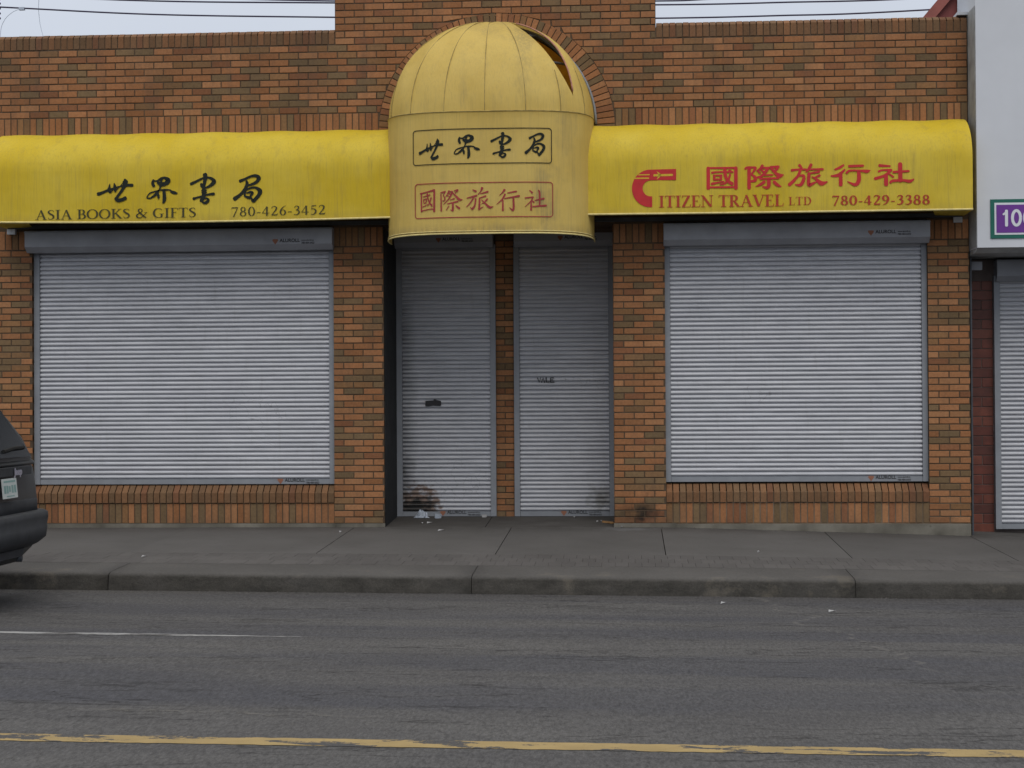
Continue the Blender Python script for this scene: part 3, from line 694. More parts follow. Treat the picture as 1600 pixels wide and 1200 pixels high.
K_ALL = [[(245, 320, 30), (400, 292, 25), (530, 262, 42)], [(262, 320, 26), (262, 672, 30)], [(532, 268, 36), (528, 675, 40)], [(260, 662, 22), (400, 638, 20), (490, 630, 20), (530, 665, 30)], [(300, 388, 20), (440, 352, 26)],
         [(385, 330, 32), (402, 430, 26), (445, 520, 30), (480, 572, 30)], [(478, 575, 20), (486, 530, 10)], [(308, 440, 20), (316, 512, 22)], [(308, 440, 18), (372, 428, 24)], [(370, 430, 22), (355, 500, 20), (315, 514, 16)], [(296, 580, 24), (345, 560, 18), (402, 532, 12)], [(466, 412, 30), (440, 485, 22), (392, 570, 12)],
         [(670, 345, 22), (674, 675, 30)], [(665, 320, 22), (755, 298, 30)], [(750, 305, 26), (720, 368, 18), (748, 420, 26), (738, 470, 26), (700, 480, 14)],
         [(832, 290, 32), (805, 345, 22), (768, 395, 14)], [(832, 300, 20), (905, 305, 28)], [(900, 312, 34), (838, 430, 28), (722, 545, 12)], [(828, 332, 20), (862, 350, 24)], [(798, 372, 20), (832, 392, 20)], [(940, 290, 20), (1012, 275, 36), (958, 332, 16)], [(905, 320, 20), (1005, 425, 40), (1050, 462, 44), (1102, 460, 12)],
         [(860, 462, 18), (942, 440, 26)], [(802, 538, 20), (1010, 498, 32)], [(912, 530, 36), (908, 670, 44)], [(905, 678, 30), (865, 655, 12)], [(828, 580, 22), (775, 665, 12)], [(972, 576, 20), (1040, 628, 44)],
         [(1315, 275, 20), (1375, 305, 40)], [(1200, 435, 20), (1390, 388, 36)], [(1330, 420, 32), (1270, 520, 24), (1185, 605, 14)], [(1372, 450, 34), (1352, 580, 34), (1300, 650, 42)], [(1300, 655, 26), (1265, 612, 10)],
         [(1500, 245, 54), (1478, 300, 26), (1420, 365, 16)], [(1470, 352, 16), (1614, 316, 38)], [(1438, 440, 16), (1572, 398, 32)], [(1452, 440, 32), (1440, 652, 42)], [(1440, 655, 32), (1522, 606, 12)], [(1602, 460, 36), (1550, 515, 22), (1490, 552, 12)], [(1490, 470, 15), (1560, 540, 30), (1650, 618, 46), (1720, 606, 14)],
         [(q6 + 500, 232, 48), (q6 + 452, 295, 24), (q6 + 395, 345, 12)], [(q6 + 510, 325, 38), (q6 + 450, 430, 30), (q6 + 335, 530, 12)], [(q6 + 466, 440, 30), (q6 + 465, 655, 42)], [(q6 + 570, 295, 22), (q6 + 752, 265, 34)], [(q6 + 502, 410, 20), (q6 + 812, 360, 44)],
         [(q6 + 690, 388, 36), (q6 + 696, 600, 44), (q6 + 680, 660, 40)], [(q6 + 675, 662, 40), (q6 + 605, 600, 10)], [(q6 + 1035, 245, 20), (q6 + 1088, 290, 40)], [(q6 + 940, 402, 26), (q6 + 1110, 384, 30)], [(q6 + 1105, 388, 26), (q6 + 1058, 472, 24), (q6 + 940, 580, 12)],
         [(q6 + 1066, 480, 26), (q6 + 1066, 650, 40)], [(q6 + 1090, 462, 20), (q6 + 1118, 488, 38)], [(q6 + 1222, 240, 26), (q6 + 1245, 300, 36), (q6 + 1245, 560, 30)], [(q6 + 1150, 450, 20), (q6 + 1335, 412, 38)], [(q6 + 1100, 582, 26), (q6 + 1378, 558, 42)]]

# serif letters: cap height 1, strokes (x, y up, width)
T, t_ = .165, .055
def serif(x, y, w=.30): return [(x - w / 2, y, .05), (x + w / 2, y, .05)]
def arc(cx, cy, rx, ry, a0, a1, thick=T, thin=.055, n=18):
    P = []
    for i in range(n + 1):
        a = R(a0 + (a1 - a0) * i / n); P.append((cx + rx * math.cos(a), cy + ry * math.sin(a), thin + (thick - thin) * abs(math.cos(a)) ** 1.4))
    return P
B_, H_ = .025, .975
G = {
 'A': (.86, [[(.11, 0, t_), (.42, .99, t_)], [(.41, .99, .14), (.72, 0, T)], [(.23, .36, .05), (.60, .36, .05)], serif(.11, B_, .26), serif(.72, B_, .32)]),
 'S': (.60, [[(.50, .76, .03), (.46, .92, .045), (.30, .965, .06), (.14, .88, .11), (.12, .74, .14), (.26, .58, .17), (.42, .46, .17), (.50, .30, .15), (.44, .12, .10), (.28, .035, .06), (.14, .06, .05), (.09, .24, .03)]]),
 'I': (.42, [[(.21, .02, T), (.21, .98, T)], serif(.21, B_, .36), serif(.21, H_, .36)]),
 'B': (.70, [[(.19, .02, T), (.19, .98, T)], [(.02, B_, .05), (.36, B_, .05)], [(.02, H_, .05), (.34, H_, .05)], arc(.33, .745, .21, .23, 90, -90), arc(.35, .275, .26, .25, 90, -90), [(.2, .515, .05), (.36, .515, .05)]]),
 'O': (.92, [arc(.46, .5, .37, .475, 0, 360, T, .05, 30)]),
 'K': (.86, [[(.19, .02, T), (.19, .98, T)], serif(.19, B_, .34), serif(.19, H_, .34), [(.26, .45, .06), (.66, .96, .06)], [(.34, .58, .13), (.74, .02, .16)], serif(.66, H_, .28), serif(.76, B_, .22)]),
 '&': (.92, [[(.84, .56, .05), (.66, .30, .05), (.44, .05, .07), (.26, .04, .10), (.12, .17, .14), (.14, .36, .12), (.38, .56, .07), (.52, .74, .09), (.46, .93, .07), (.34, .96, .06), (.24, .85, .11), (.28, .66, .13), (.5, .36, .15), (.80, .03, .14)], serif(.80, .57, .22)]),
 'G': (.88, [[(.72, .76, .03), (.66, .9, .05), (.46, .965, .06), (.22, .86, .12), (.11, .5, .17), (.22, .15, .13), (.46, .035, .06), (.64, .06, .07), (.70, .10, .10)], [(.70, .05, .15), (.70, .40, .15)], serif(.70, .41, .32)]),
 'F': (.62, [[(.19, .02, T), (.19, .98, T)], serif(.19, B_, .36), [(.02, H_, .05), (.56, H_, .05)], [(.555, .98, .05), (.555, .78, .03)], [(.2, .53, .05), (.46, .53, .05)], [(.46, .63, .03), (.46, .43, .03)]]),
 'T': (.74, [[(.37, .02, T), (.37, .98, T)], serif(.37, B_, .36), [(.04, H_, .05), (.70, H_, .05)], [(.055, .98, .05), (.045, .78, .03)], [(.685, .98, .05), (.695, .78, .03)]]),
 'Z': (.70, [[(.08, H_, .05), (.62, H_, .05)], [(.06, B_, .05), (.64, B_, .05)], [(.55, .97, T), (.13, .03, T)], [(.09, .98, .05), (.07, .76, .03)], [(.63, .02, .05), (.66, .25, .03)]]),
 'E': (.68, [[(.19, .02, T), (.19, .98, T)], [(.02, H_, .05), (.56, H_, .05)], [(.02, B_, .05), (.60, B_, .05)], [(.55, .98, .05), (.555, .78, .03)], [(.59, .02, .05), (.625, .24, .03)], [(.2, .52, .05), (.44, .52, .05)], [(.44, .62, .03), (.44, .42, .03)]]),
 'N': (.88, [[(.16, .02, t_), (.16, .98, t_)], [(.13, .96, .15), (.71, .04, .17)], [(.73, .02, t_), (.73, .98, t_)], serif(.16, B_, .28), serif(.11, H_, .22), serif(.73, H_, .28)]),
 'R': (.80, [[(.19, .02, T), (.19, .98, T)], serif(.19, B_, .36), [(.02, H_, .05), (.34, H_, .05)], arc(.33, .735, .22, .24, 90, -90), [(.2, .495, .05), (.36, .495, .05)], [(.36, .50, .12), (.66, .03, .16)], serif(.72, B_, .18)]),
 'V': (.84, [[(.14, .98, T), (.43, .02, T)], [(.44, .02, t_), (.74, .98, t_)], serif(.14, H_, .30), serif(.74, H_, .26)]),
 'L': (.66, [[(.19, .02, T), (.19, .98, T)], serif(.19, H_, .34), [(.02, B_, .05), (.58, B_, .05)], [(.57, .02, .05), (.61, .28, .03)]]),
 'D': (.84, [[(.19, .02, T), (.19, .98, T)], [(.02, H_, .05), (.38, H_, .05)], [(.02, B_, .05), (.38, B_, .05)], arc(.34, .5, .37, .475, 90, -90, T, .05, 24)]),
 ' ': (.34, []), '-': (.42, [[(.06, .34, .075), (.36, .34, .075)]]),
 '0': (.66, [arc(.33, .48, .22, .46, 0, 360, .15, .055, 26)]),
 '2': (.64, [[(.10, .72, .03), (.14, .88, .06), (.30, .955, .07), (.46, .86, .13), (.47, .68, .14), (.34, .42, .10), (.10, .06, .06)], [(.08, .06, .11), (.54, .06, .11)], [(.53, .04, .05), (.58, .22, .03)]]),
 '3': (.62, [[(.11, .76, .05), (.20, .90, .06), (.33, .94, .07), (.45, .83, .12), (.42, .63, .11), (.24, .52, .05)], [(.24, .52, .05), (.42, .48, .10), (.50, .29, .15), (.38, .07, .10), (.20, .02, .07), (.08, .08, .06)]]),
 '4': (.68, [[(.42, .0, .15), (.42, .95, .15)], [(.40, .93, .05), (.06, .29, .05)], [(.04, .27, .06), (.62, .27, .06)]]),
 '5': (.62, [[(.18, .90, .09), (.50, .93, .09)], [(.18, .93, .05), (.14, .56, .05)], [(.13, .57, .05), (.30, .60, .09), (.46, .46, .14), (.46, .24, .15), (.34, .06, .09), (.18, .02, .06), (.07, .08, .06)]]),
 '6': (.66, [[(.56, 1.0, .03), (.34, .84, .08), (.17, .56, .14), (.14, .30, .14), (.22, .08, .09), (.34, .03, .06), (.47, .10, .11), (.53, .29, .14), (.47, .50, .10), (.34, .57, .05), (.2, .50, .05)]]),
 '7': (.62, [[(.08, .90, .11), (.56, .90, .11)], [(.085, .94, .05), (.06, .74, .03)], [(.55, .92, .06), (.20, -.06, .10)]]),
 '8': (.66, [arc(.33, .72, .165, .215, 0, 360, .12, .055, 20), arc(.33, .25, .205, .235, 0, 360, .14, .055, 20)]),
 '9': (.66, [[(.10, .0, .03), (.34, .12, .08), (.50, .42, .14), (.52, .66, .14), (.44, .90, .09), (.32, .95, .06), (.18, .86, .11), (.13, .68, .14), (.20, .48, .10), (.33, .42, .05), (.46, .5, .05)]]),
}
def latin(mb, s, X0, X1, Z0, Z1, surf, wk=1.0, track=.02, skew=0., zf=.0):
    W_ = sum(G[c][0] + track for c in s) - track; k = (X1 - X0) / W_; h = Z1 - Z0; x = 0
    for c in s:
        adv, sts = G[c]
        for st in sts:
            pl = lambda a, b, l, x=x: surf(X0 + (a + x) * k, Z0 + b * h + skew * (a + x) / W_, l)
            cap = len(st) > 3
            stroke(mb, [(p[0], p[1], p[2] * wk) for p in st], pl, len(st) > 2 and len(st) < 17, False)
        x += adv + track
def words(s, X0, X1, Z0, Z1, surf, wk, track, skew, mat, par, name='word'):
    W_ = sum(G[c][0] + track for c in s) - track; k = (X1 - X0) / W_; x = 0
    for w in s.split(' '):
        ww = sum(G[c][0] + track for c in w) - track; mb = MB()
        latin(mb, w, X0 + x * k, X0 + (x + ww) * k, Z0 + skew * x / W_, Z1 + skew * x / W_, surf, wk, track, skew * ww / W_)
        mb.obj(name, mat, par); x += ww + track + G[' '][0] + track
def rects(mb, x0, x1, z0, z1, w, r, surf):
    P = []
    for cx, cz, a0 in ((x1 - r, z1 - r, 90), (x1 - r, z0 + r, 0), (x0 + r, z0 + r, -90), (x0 + r, z1 - r, -180)):
        for i in range(7):
            a = R(a0 - 15 * i); P.append((cx + r * math.cos(a), cz + r * math.sin(a)))
    Q = []
    for i in range(len(P)):
        a = P[i]; b = P[(i + 1) % len(P)]; n = max(1, int(math.hypot(b[0] - a[0], b[1] - a[1]) / .03))
        for k in range(n): Q.append((a[0] + (b[0] - a[0]) * k / n, a[1] + (b[1] - a[1]) * k / n, w))
    Q.append(Q[0])
    stroke(mb, Q, lambda x, z, l: surf(x, z, l), False, False)

# ------------------------------------------------------------------ side awnings
YF, ZAB, ZAT = -.52, 3.212, 4.195
def side_awning(name, x0, x1, label, sag, open_left):
    t = thing(name, label, 'awning', (0, 0, 0), 'yellow barrel awnings over the shop windows')
    prof = []
    for i in range(15):
        a = R(90 * i / 14); prof.append((YF * math.sin(a), 3.735 + (ZAT - 3.735) * math.cos(a)))
    prof += [(YF, z) for z in (3.6, 3.45, 3.3, ZAB)]
    mb = MB(); n = 60; V = []; F = []; m = len(prof)
    for i in range(n + 1):
        u = i / n; x = x0 + (x1 - x0) * u
        bow = sag * math.sin(math.pi * u)
        hump = .010 * abs(math.sin(math.pi * u * 7)) ** .5 * 0 + .006 * math.sin(u * 41 + x0)
        for j, (y, z) in enumerate(prof):
            w = j / (m - 1)
            V.append((x, y - .0025 * math.sin(u * 60 + j * .35) * (1 if 2 < j < m - 2 else 0) , z + (hump * (1 - w) if j else hump) - bow * w))
    for i in range(n):
        for j in range(m - 1): F.append((i * m + j, i * m + j + 1, (i + 1) * m + j + 1, (i + 1) * m + j))
    mb.quadmesh(V, F); mb.obj('cover', MT['yellow'], t, True)
    for k, xe in enumerate((x0, x1)):
        if k == (1 if open_left else 0): continue
        e = MB(); P = [(xe, y, z) for y, z in prof] + [(xe, 0.0, ZAB - .01)]
        e.quadmesh(P, [tuple(range(len(P)))]); e.obj('end_panel', MT['yellow'], t)
        f = MB(); s = 1 if k else -1
        f.quadmesh([(xe, YF + .01, ZAB + .004), (xe, -.10, ZAB - .012), (xe - s * .28, -.02, ZAB - .0), (xe - s * .40, YF + .01, ZAB + .008)], [(0, 1, 2, 3)])
        f.obj('corner_flap', MT['yellow'], t)
        b = MB(); b.box(*(sorted((xe - s * .012, xe - s * .10))), -.05, -.008, ZAB - .075, ZAB - .018); b.obj('end_bracket', MT['white'], t)
    h = MB(); pts = [(x0 + (x1 - x0) * i / 30, YF - .003, ZAB + .004 - sag * math.sin(math.pi * i / 30)) for i in range(31)]
    h.tube(pts, .011, 6); h.obj('hem', MT['hem'], t, True)
    s = MB(); s.box(x0 + .03, x1 - .03, YF + .02, -.004, ZAB + .045, ZAB + .052); s.obj('soffit', MT['soffit'], t)
    s = MB(); s.box(x0 + .03, x1 - .03, -.05, -.010, ZAB - .02, ZAB + .02); s.obj('back_rail', MT['dkmetal'], t)
    return t
awl = side_awning('barrel_awning', -6.63, -2.15, 'yellow barrel awning with black book shop lettering left of the dome', .022, True)
awr = side_awning('barrel_awning', -.70, 3.462, 'yellow barrel awning with red travel agency lettering right of the dome', .004, False)
def flat(x, z, l): return (x * 1.006, YF - .004 - l, 1.3 + (z - 1.3) * 1.007)
def chars(groups, mat, par, wk=1.0, sm=True):
    for strokes, pl in groups:
        mb = MB()
        for s in strokes: stroke(mb, s, pl, sm and len(s) > 2 or len(s) > 2, True, wk)
        mb.obj('character', mat, par)
p1 = affine(0, 0, 1600, 960, -5.526, 3.736, -4.521, 3.128, flat); p2 = affine(0, 0, 1600, 960, -4.586, 3.722, -3.588, 3.116, flat)
chars(((H_SHI, p1), (H_JIE, p1), (H_SHU, p2), (H_JU, p2)), MT['ink'], awl)
words('ASIA BOOKS & GIFTS', -6.095, -4.407, 3.222, 3.321, flat, .92, .02, .006, MT['inkg'], awl)
words('780-426-3452', -4.046, -3.062, 3.230, 3.328, flat, .9, .03, .010, MT['inkg'], awl, 'phone_number')
pc = affine(0, 0, 1600, 800, .719, 3.770, 1.863, 3.174, flat, -.010)
chars([(g4, pc) for g4 in (C_GUO, C_JI, C_LU, C_XING, C_SHE)], MT['red'], awr)
words('ITIZEN TRAVEL', .325, 1.578, 3.262, 3.380, flat, 1.02, .0, -.004, MT['redb'], awr)
words('LTD', 1.623, 1.854, 3.268, 3.350, flat, .85, .02, 0, MT['redb'], awr); words('780-429-3388', 2.052, 3.023, 3.262, 3.360, flat, 1.25, .03, -.004, MT['redb'], awr, 'phone_number')
# the big C with a small aeroplane
mb = MB(); pl = affine(0, 0, 1600, 853, -.02, 3.717, .939, 3.187, flat)
def logo_ring(a0, a1, n=40):
    V = []
    for i in range(n + 1):
        a = R(a0 + (a1 - a0) * i / n)
        V += [pl(440 + 310 * math.cos(a), 420 - 305 * math.sin(a), .001), pl(440 + 130 * math.cos(a), 419 - 129 * math.sin(a), .001)]
    mb.quadmesh(V, [(2 * i, 2 * i + 1, 2 * i + 3, 2 * i + 2) for i in range(n)])
logo_ring(90, 270)
mb.quadmesh([pl(438, 115, .001), pl(438, 290, .001), pl(872, 290, .001), pl(872, 110, .001)], [(0, 1, 2, 3)])
mb.quadmesh([pl(438, 548, .001), pl(438, 725, .001), pl(468, 725, .001), pl(468, 550, .001)], [(0, 1, 2, 3)])
lg = mb.obj('logo', MT['red'], awr)
mb = MB()
def yq(P): mb.quadmesh([pl(x, y, .0022) for x, y in P], [tuple(range(len(P)))])
yq([(240, 190), (240, 207), (430, 207), (430, 190)]); yq([(180, 243), (165, 264), (418, 264), (418, 243)])
yq([(488, 208), (498, 193), (498, 226)]); yq([(498, 192), (498, 228), (810, 224), (824, 207), (810, 190)])
yq([(545, 145), (578, 200), (625, 200), (585, 168)]); yq([(545, 278), (585, 250), (625, 218), (578, 214)])
mb.obj('aeroplane_mark', MT['yellow'], lg)

# ------------------------------------------------------------------ domed awning
DX, DA, DP, DZ, DH, DB, DN = -1.402, 1.068, .95, 4.240, 1.055, 2.990, 3.2
dome = thing('dome_awning', 'faded yellow dome awning with a torn gore over the shop entrance', 'awning')
NG = 8
def gore(az):                      # the cloth is pulled nearly flat between the ribs
    w = math.pi / NG; d = ((az + math.pi / 2) % w) - w / 2
    return 1 - .55 * (1 - math.cos(w / 2) / math.cos(d))
def dpt(az, el, off=0.):
    g_ = gore(az); c = math.cos(el)
    s_ = math.sin(az)
    return (DX + (DA + off) * s_ * c * g_, -(DP + off) * plan(s_) * c * g_, DZ + (DH + off) * math.sin(el) - .030 * plan(s_) * c ** 2)
def plan(u): return max(0.0, 1 - min(1, abs(u)) ** DN) ** (1 / DN)
def interp(T_, e):
    for (e0, a0), (e1, a1) in zip(T_, T_[1:]):
        if e0 <= e <= e1: return a0 + (a1 - a0) * (e - e0) / (e1 - e0)
    return None
HI = [(9.8, 56.8), (13.5, 54.3), (22.3, 50.6), (32.4, 47.3), (42.0, 44.8), (52.6, 42.6), (62.2, 41.4), (72, 43)]
HO = [(9.8, 56.8), (15.0, 57.6), (22.7, 58.0), (31.1, 58.0), (40.5, 58.5), (49.3, 57.0), (58.5, 54), (66.6, 49), (72, 43)]
def shell(name, side, mat):
    mb = MB(); NL, NE = (72 if side < 0 else 26), 48; V = []; F = []
    for e in range(NE + 1):
        ed = 89.5 * e / NE; el = R(ed)
        cut = interp(HI if side < 0 else HO, ed)
        if cut is None: cut = 56.8 if ed < 9.8 else 43.0
        a0, a1 = (-90, cut) if side < 0 else (cut, 90)
        sagk = 1.0
        for i in range(NL + 1):
            azd = a0 + (a1 - a0) * i / NL
            off = 0
            if side < 0 and 14 < ed < 74 and azd > cut - 14: off = -.018 * ((azd - cut + 14) / 14) ** 2 * math.sin(math.pi * (ed - 14) / 60)
            if side > 0 and 16 < ed < 74: off = .012 * (1 - (azd - a0) / (a1 - a0)) * math.sin(math.pi * (ed - 16) / 58)
            V.append(dpt(R(azd), el, off + .004 * math.sin(azd * .22 + ed * .13)))
    for e in range(NE):
        for i in range(NL): F.append((e * (NL + 1) + i, e * (NL + 1) + i + 1, (e + 1) * (NL + 1) + i + 1, (e + 1) * (NL + 1) + i))
    mb.quadmesh(V, F); return mb.obj(name, mat, dome, True)
shell('dome_cover', -1, MT['faded'])
sl = shell('dome_cover', 1, MT['faded']); sl['label'] = 'loose side panel of the dome beyond the tear'
for k in range(1, NG):
    azd = -90 + 180 * k / NG
    lo = [e for e in range(0, 89, 2)]
    if k == 6: lo = [e for e in lo]
    pts = []
    for e in lo:
        if k == 6 and 24 < e < 73: continue
        pts.append(dpt(R(azd), R(e), .002))
    if k == 6:
        for sub in (pts[:13], pts[13:]):
            if len(sub) > 2: s_ = MB(); s_.tube(sub, .0036, 6); s_.obj('seam', MT['seam'], dome, True)
    else:
        s_ = MB(); s_.tube(pts, .0036, 6); s_.obj('seam', MT['seam'], dome, True)
ln = MB(); nn = 40
ln.quadmesh([(DX, -.03, DZ - .05)] + [(DX + 1.03 * math.cos(math.pi * i / nn), -.03, DZ - .05 + 1.03 * math.sin(math.pi * i / nn)) for i in range(nn + 1)], [(0, i + 2, i + 1) for i in range(nn)])
ln.obj('lining', m_flat('orange_yellow_lining', (.40, .20, .02), .8, 0, .3, 6), dome)
# piping on the torn edge
s_ = MB(); s_.tube([dpt(R(interp(HO, e)), R(e), .018 * math.sin(math.pi * max(e - 16, 0) / 58) + .002) for e in range(12, 72, 3)], .008, 6)
s_.obj('torn_piping', m_flat('reddish_piping', (.42, .20, .14), .7, 0, .3, 20), dome, True)
# frame inside: ribs and hoops
for k in range(0, NG + 1):
    azd = -90 + 180 * k / NG; s_ = MB()
    s_.tube([dpt(R(azd), R(e), -.045) for e in range(0, 89, 6)], .012, 6); s_.obj('rib', MT['dkmetal'], dome, True)
for e in (0, 32, 58):
    s_ = MB(); s_.tube([dpt(R(a), R(e), -.055) for a in range(-90, 91, 6)], .012, 6); s_.obj('hoop', MT['dkmetal'], dome, True)
def drum_y(x):
    return -DP * plan((x - DX) / DA)
mb = MB(); n = 96; V = []; F = []; zz = [DB, DB + .02, 3.2, 3.45, 3.7, 3.95, 4.15, DZ - .01, DZ + .004]
for i in range(n + 1):
    a = -math.pi / 2 + math.pi * i / n
    for j, z in enumerate(zz):
        o = .001 if j in (0,) else (.004 if j == len(zz) - 1 else 0)
        dip = -.006 * abs(math.sin(a)) ** 8 if j == 0 else 0
        V.append((DX + (DA + o) * math.sin(a), -(DP + o) * plan(math.sin(a)), z + dip - (.030 * plan(math.sin(a)) * max(0, (z - 3.7) / .54))))
for i in range(n):
    for j in range(len(zz) - 1): F.append((i * len(zz) + j, (i + 1) * len(zz) + j, (i + 1) * len(zz) + j + 1, i * len(zz) + j + 1))
mb.quadmesh(V, F); mb.obj('valance', MT['faded'], dome, True)
for z, nm, mt, r in ((DZ + .002, 'seam', 'seam', .0048), (DB + .026, 'hem', 'hem', .005), (DB + .002, 'hem', 'hem', .008)):
    s_ = MB(); s_.tube([(DX + (DA + .004) * math.sin(R(a)), -(DP + .004) * plan(math.sin(R(a))), z - (.006 * abs(math.sin(R(a))) ** 8 if nm == 'hem' else .030 * plan(math.sin(R(a))))) for a in range(-90, 91, 3)], r, 6)
    s_.obj(nm, MT[mt], dome, True)
s_ = MB(); s_.tube([(DX + .022 + (DA + .0) * math.sin(R(a)), -.012, DZ - .02 + (DH - .01) * math.cos(R(a))) for a in range(-90, 91, 5)], .014, 6); s_.obj('wall_frame', MT['frame'], dome, True)
def drum(x, z, l):
    x = x * .985; z = 1.3 + (z - 1.3) * .987; y = drum_y(x) - .004 - l; return (x, y, z)
mb = MB(); rects(mb, -2.164, -.751, 3.722, 4.073, .0085, .03, drum); mb.obj('printed_frame', MT['ink'], dome)
for G4, (bx0, bx1, by0, by1), (X0, X1, Z1, Z0) in ((H_SHI, (120, 742, 165, 540), None or (-2.207 + .807 * 200 / 1600, -2.207 + .807 * 716 / 1600, 4.128 - .487 * 290 / 960, 4.128 - .487 * 716 / 960)),
        (H_JIE, (948, 1470, 138, 578), (-2.207 + .807 * 922 / 1600, -2.207 + .807 * 1455 / 1600, 4.118 - .475 * 205 / 960, 4.118 - .475 * 705 / 960)),
        (H_SHU, (182, 612, 80, 568), (-1.462 + .761 * 200 / 1600, -1.462 + .761 * 650 / 1600, 4.100 - .446 * 155 / 960, 4.100 - .446 * 702 / 960)),
        (H_JU, (900, 1396, 103, 552), (-1.462 + .761 * 925 / 1600, -1.462 + .761 * 1375 / 1600, 4.104 - .446 * 168 / 960, 4.104 - .446 * 668 / 960))):
    pl = affine(bx0, by0, bx1, by1, X0, Z1, X1, Z0, drum)
    chars([(G4, pl)], MT['ink'], dome, .95)
mb = MB(); rects(mb, -2.145, -.742, 3.180, 3.528, .0085, .03, drum); mb.obj('printed_frame', MT['redd'], dome)
pl = affine(0, 0, 1600, 960, -2.211, 3.598, -1.403, 3.100, drum)
pr = affine(q6, 0, q6 + 1600, 960, -1.465, 3.562, -.704, 3.098, drum)
for lo, hi, q in ((0, 600, pl), (600, 1150, pl), (1150, q6 + 300, pl), (q6 + 300, q6 + 900, pr), (q6 + 900, 9999, pr)):
    chars([([s for s in K_ALL if lo <= s[0][0] < hi], q)], MT['redd'], dome, 1.0)

# ------------------------------------------------------------------ roller shutters
def text_mesh(s, size, X, Y, Z, mat, bold=0., sx=1.0):
    c = bpy.data.curves.new('print', 'FONT'); c.body = s; c.size = size; c.offset = bold
    o = bpy.data.objects.new('print_src', c); COL.objects.link(o); bpy.context.view_layer.update()
    me = bpy.data.meshes.new_from_object(o.evaluated_get(bpy.context.evaluated_depsgraph_get()))
    COL.objects.unlink(o); bpy.data.objects.remove(o)
    return [(X + v.co.x * sx, Y, Z + v.co.y) for v in me.vertices], [tuple(p.vertices) for p in me.polygons]
def sticker(parent, x0, z0, w, y):
    mb = MB(); k = w / .47; h = .062 * k
    mb.m = 2; mb.quadmesh([(x0, y - .001, z0 + h * .92), (x0 + .055 * k, y - .001, z0 + h * .92), (x0 + .058 * k, y - .001, z0 + h * .65), (x0 + .028 * k, y - .001, z0), (x0 - .003 * k, y - .001, z0 + h * .65)], [(4, 3, 2, 1, 0)][:1])
    mb.m = 1
    V, F = text_mesh('ALUROLL', .050 * k, x0 + .075 * k, y - .0015, z0 + .026 * k, None, .0012 * k, 1.0); mb.quadmesh(V, F)
    V, F = text_mesh('www.aluroll.ca', .026 * k, x0 + .305 * k, y - .0015, z0 + .036 * k, None, .0004 * k, .85); mb.quadmesh(V, F)
    V, F = text_mesh('780-484-6433', .028 * k, x0 + .305 * k, y - .0015, z0 + .006 * k, None, .0006 * k, .88); mb.quadmesh(V, F)
    V, F = text_mesh('rolling shutters', .014 * k, x0 + .085 * k, y - .0015, z0 + .008 * k, None, 0., 1.0)
    return mb.obj('sticker', [MT['white'], MT['black'], MT['orange']], parent)
SP = .0476
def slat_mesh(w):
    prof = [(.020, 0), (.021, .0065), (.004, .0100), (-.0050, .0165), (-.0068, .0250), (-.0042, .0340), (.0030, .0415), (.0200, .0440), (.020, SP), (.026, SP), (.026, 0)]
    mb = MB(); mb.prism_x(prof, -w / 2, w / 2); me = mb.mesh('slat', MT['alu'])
    for p in me.polygons:
        if len(p.vertices) == 4: p.use_smooth = False
    return me
def shutter(x0, x1, z0, z1, y, rail, box, parent, label, stk_box=None, stk_bar=None, bar=.052, boxy=None):
    """box: (x0,x1,z0,z1,front y) of the housing"""
    s = MB(); s.box(x0 + rail, x1 - rail, y + .03, y + .034, z0, z1)
    sh = s.obj('roller_shutter', MT['dkmetal'], parent); sh['label'] = label
    for a, b in ((x0, x0 + rail), (x1 - rail, x1)):
        r = MB(); r.box(a, b, y - .022, y + .05, z0, z1 + .03); r.obj('guide_rail', MT['frame'], sh)
    b = MB(); b.box(x0 + rail + .002, x1 - rail - .002, y - .012, y + .02, z0, z0 + bar); b.obj('bottom_bar', MT['frame'], sh)
    w = x1 - x0 - 2 * rail - .004; me = slat_mesh(w); n = int((z1 - z0 - bar) / SP) + 1
    for i in range(n):
        put('slat', me, sh, ((x0 + x1) / 2, y + random.uniform(-.001, .001), z0 + bar + .001 + i * SP)).rotation_euler = (random.uniform(-.03, .03), 0, 0)
    bx0, bx1, bz0, bz1, by = box
    k = MB(); back = max(y + .06, .0)
    prof = [(by, bz0), (by, bz1), (by + .01, bz1 + .008), (back, bz1 + .008), (back, bz0 - .055), (by + .07, bz0 - .055)]
    k.prism_x(prof, bx0, bx1); k.obj('housing', MT['box'], sh)
    tr = MB(); tr.box(bx0 - .004, bx1 + .004, by - .004, by - .001, bz1 - .014, bz1 - .004); tr.obj('housing_trim', MT['frame'], sh)
    if stk_box: sticker(sh, stk_box[0], stk_box[1], stk_box[2], by - .001)
    if stk_bar: sticker(sh, stk_bar[0], stk_bar[1], stk_bar[2], y - .013)
    return sh
shutter(-6.360, -3.098, .455, 2.93, .075, .060, (-6.395, -3.090, 2.990, 3.155, -.13), bld, 'wide roller shutter under the black lettered awning', (-3.72, 2.985, .47), (-3.715, .454, .47))
shutter(.396, 3.102, .468, 2.93, .075, .055, (.385, 3.108, 2.985, 3.150, -.13), bld, 'wide roller shutter under the red lettered awning', (2.48, 3.0, .46), (2.49, .470, .46))
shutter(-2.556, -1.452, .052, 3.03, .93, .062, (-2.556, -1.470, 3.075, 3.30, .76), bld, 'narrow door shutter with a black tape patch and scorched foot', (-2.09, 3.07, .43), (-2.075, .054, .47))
shutter(-1.250, -.142, .052, 3.03, .93, .062, (-1.235, -.142, 3.075, 3.30, .76), bld, 'narrow door shutter with a scribbled tag at mid height', (-.75, 3.075, .45), (-.735, .054, .47))
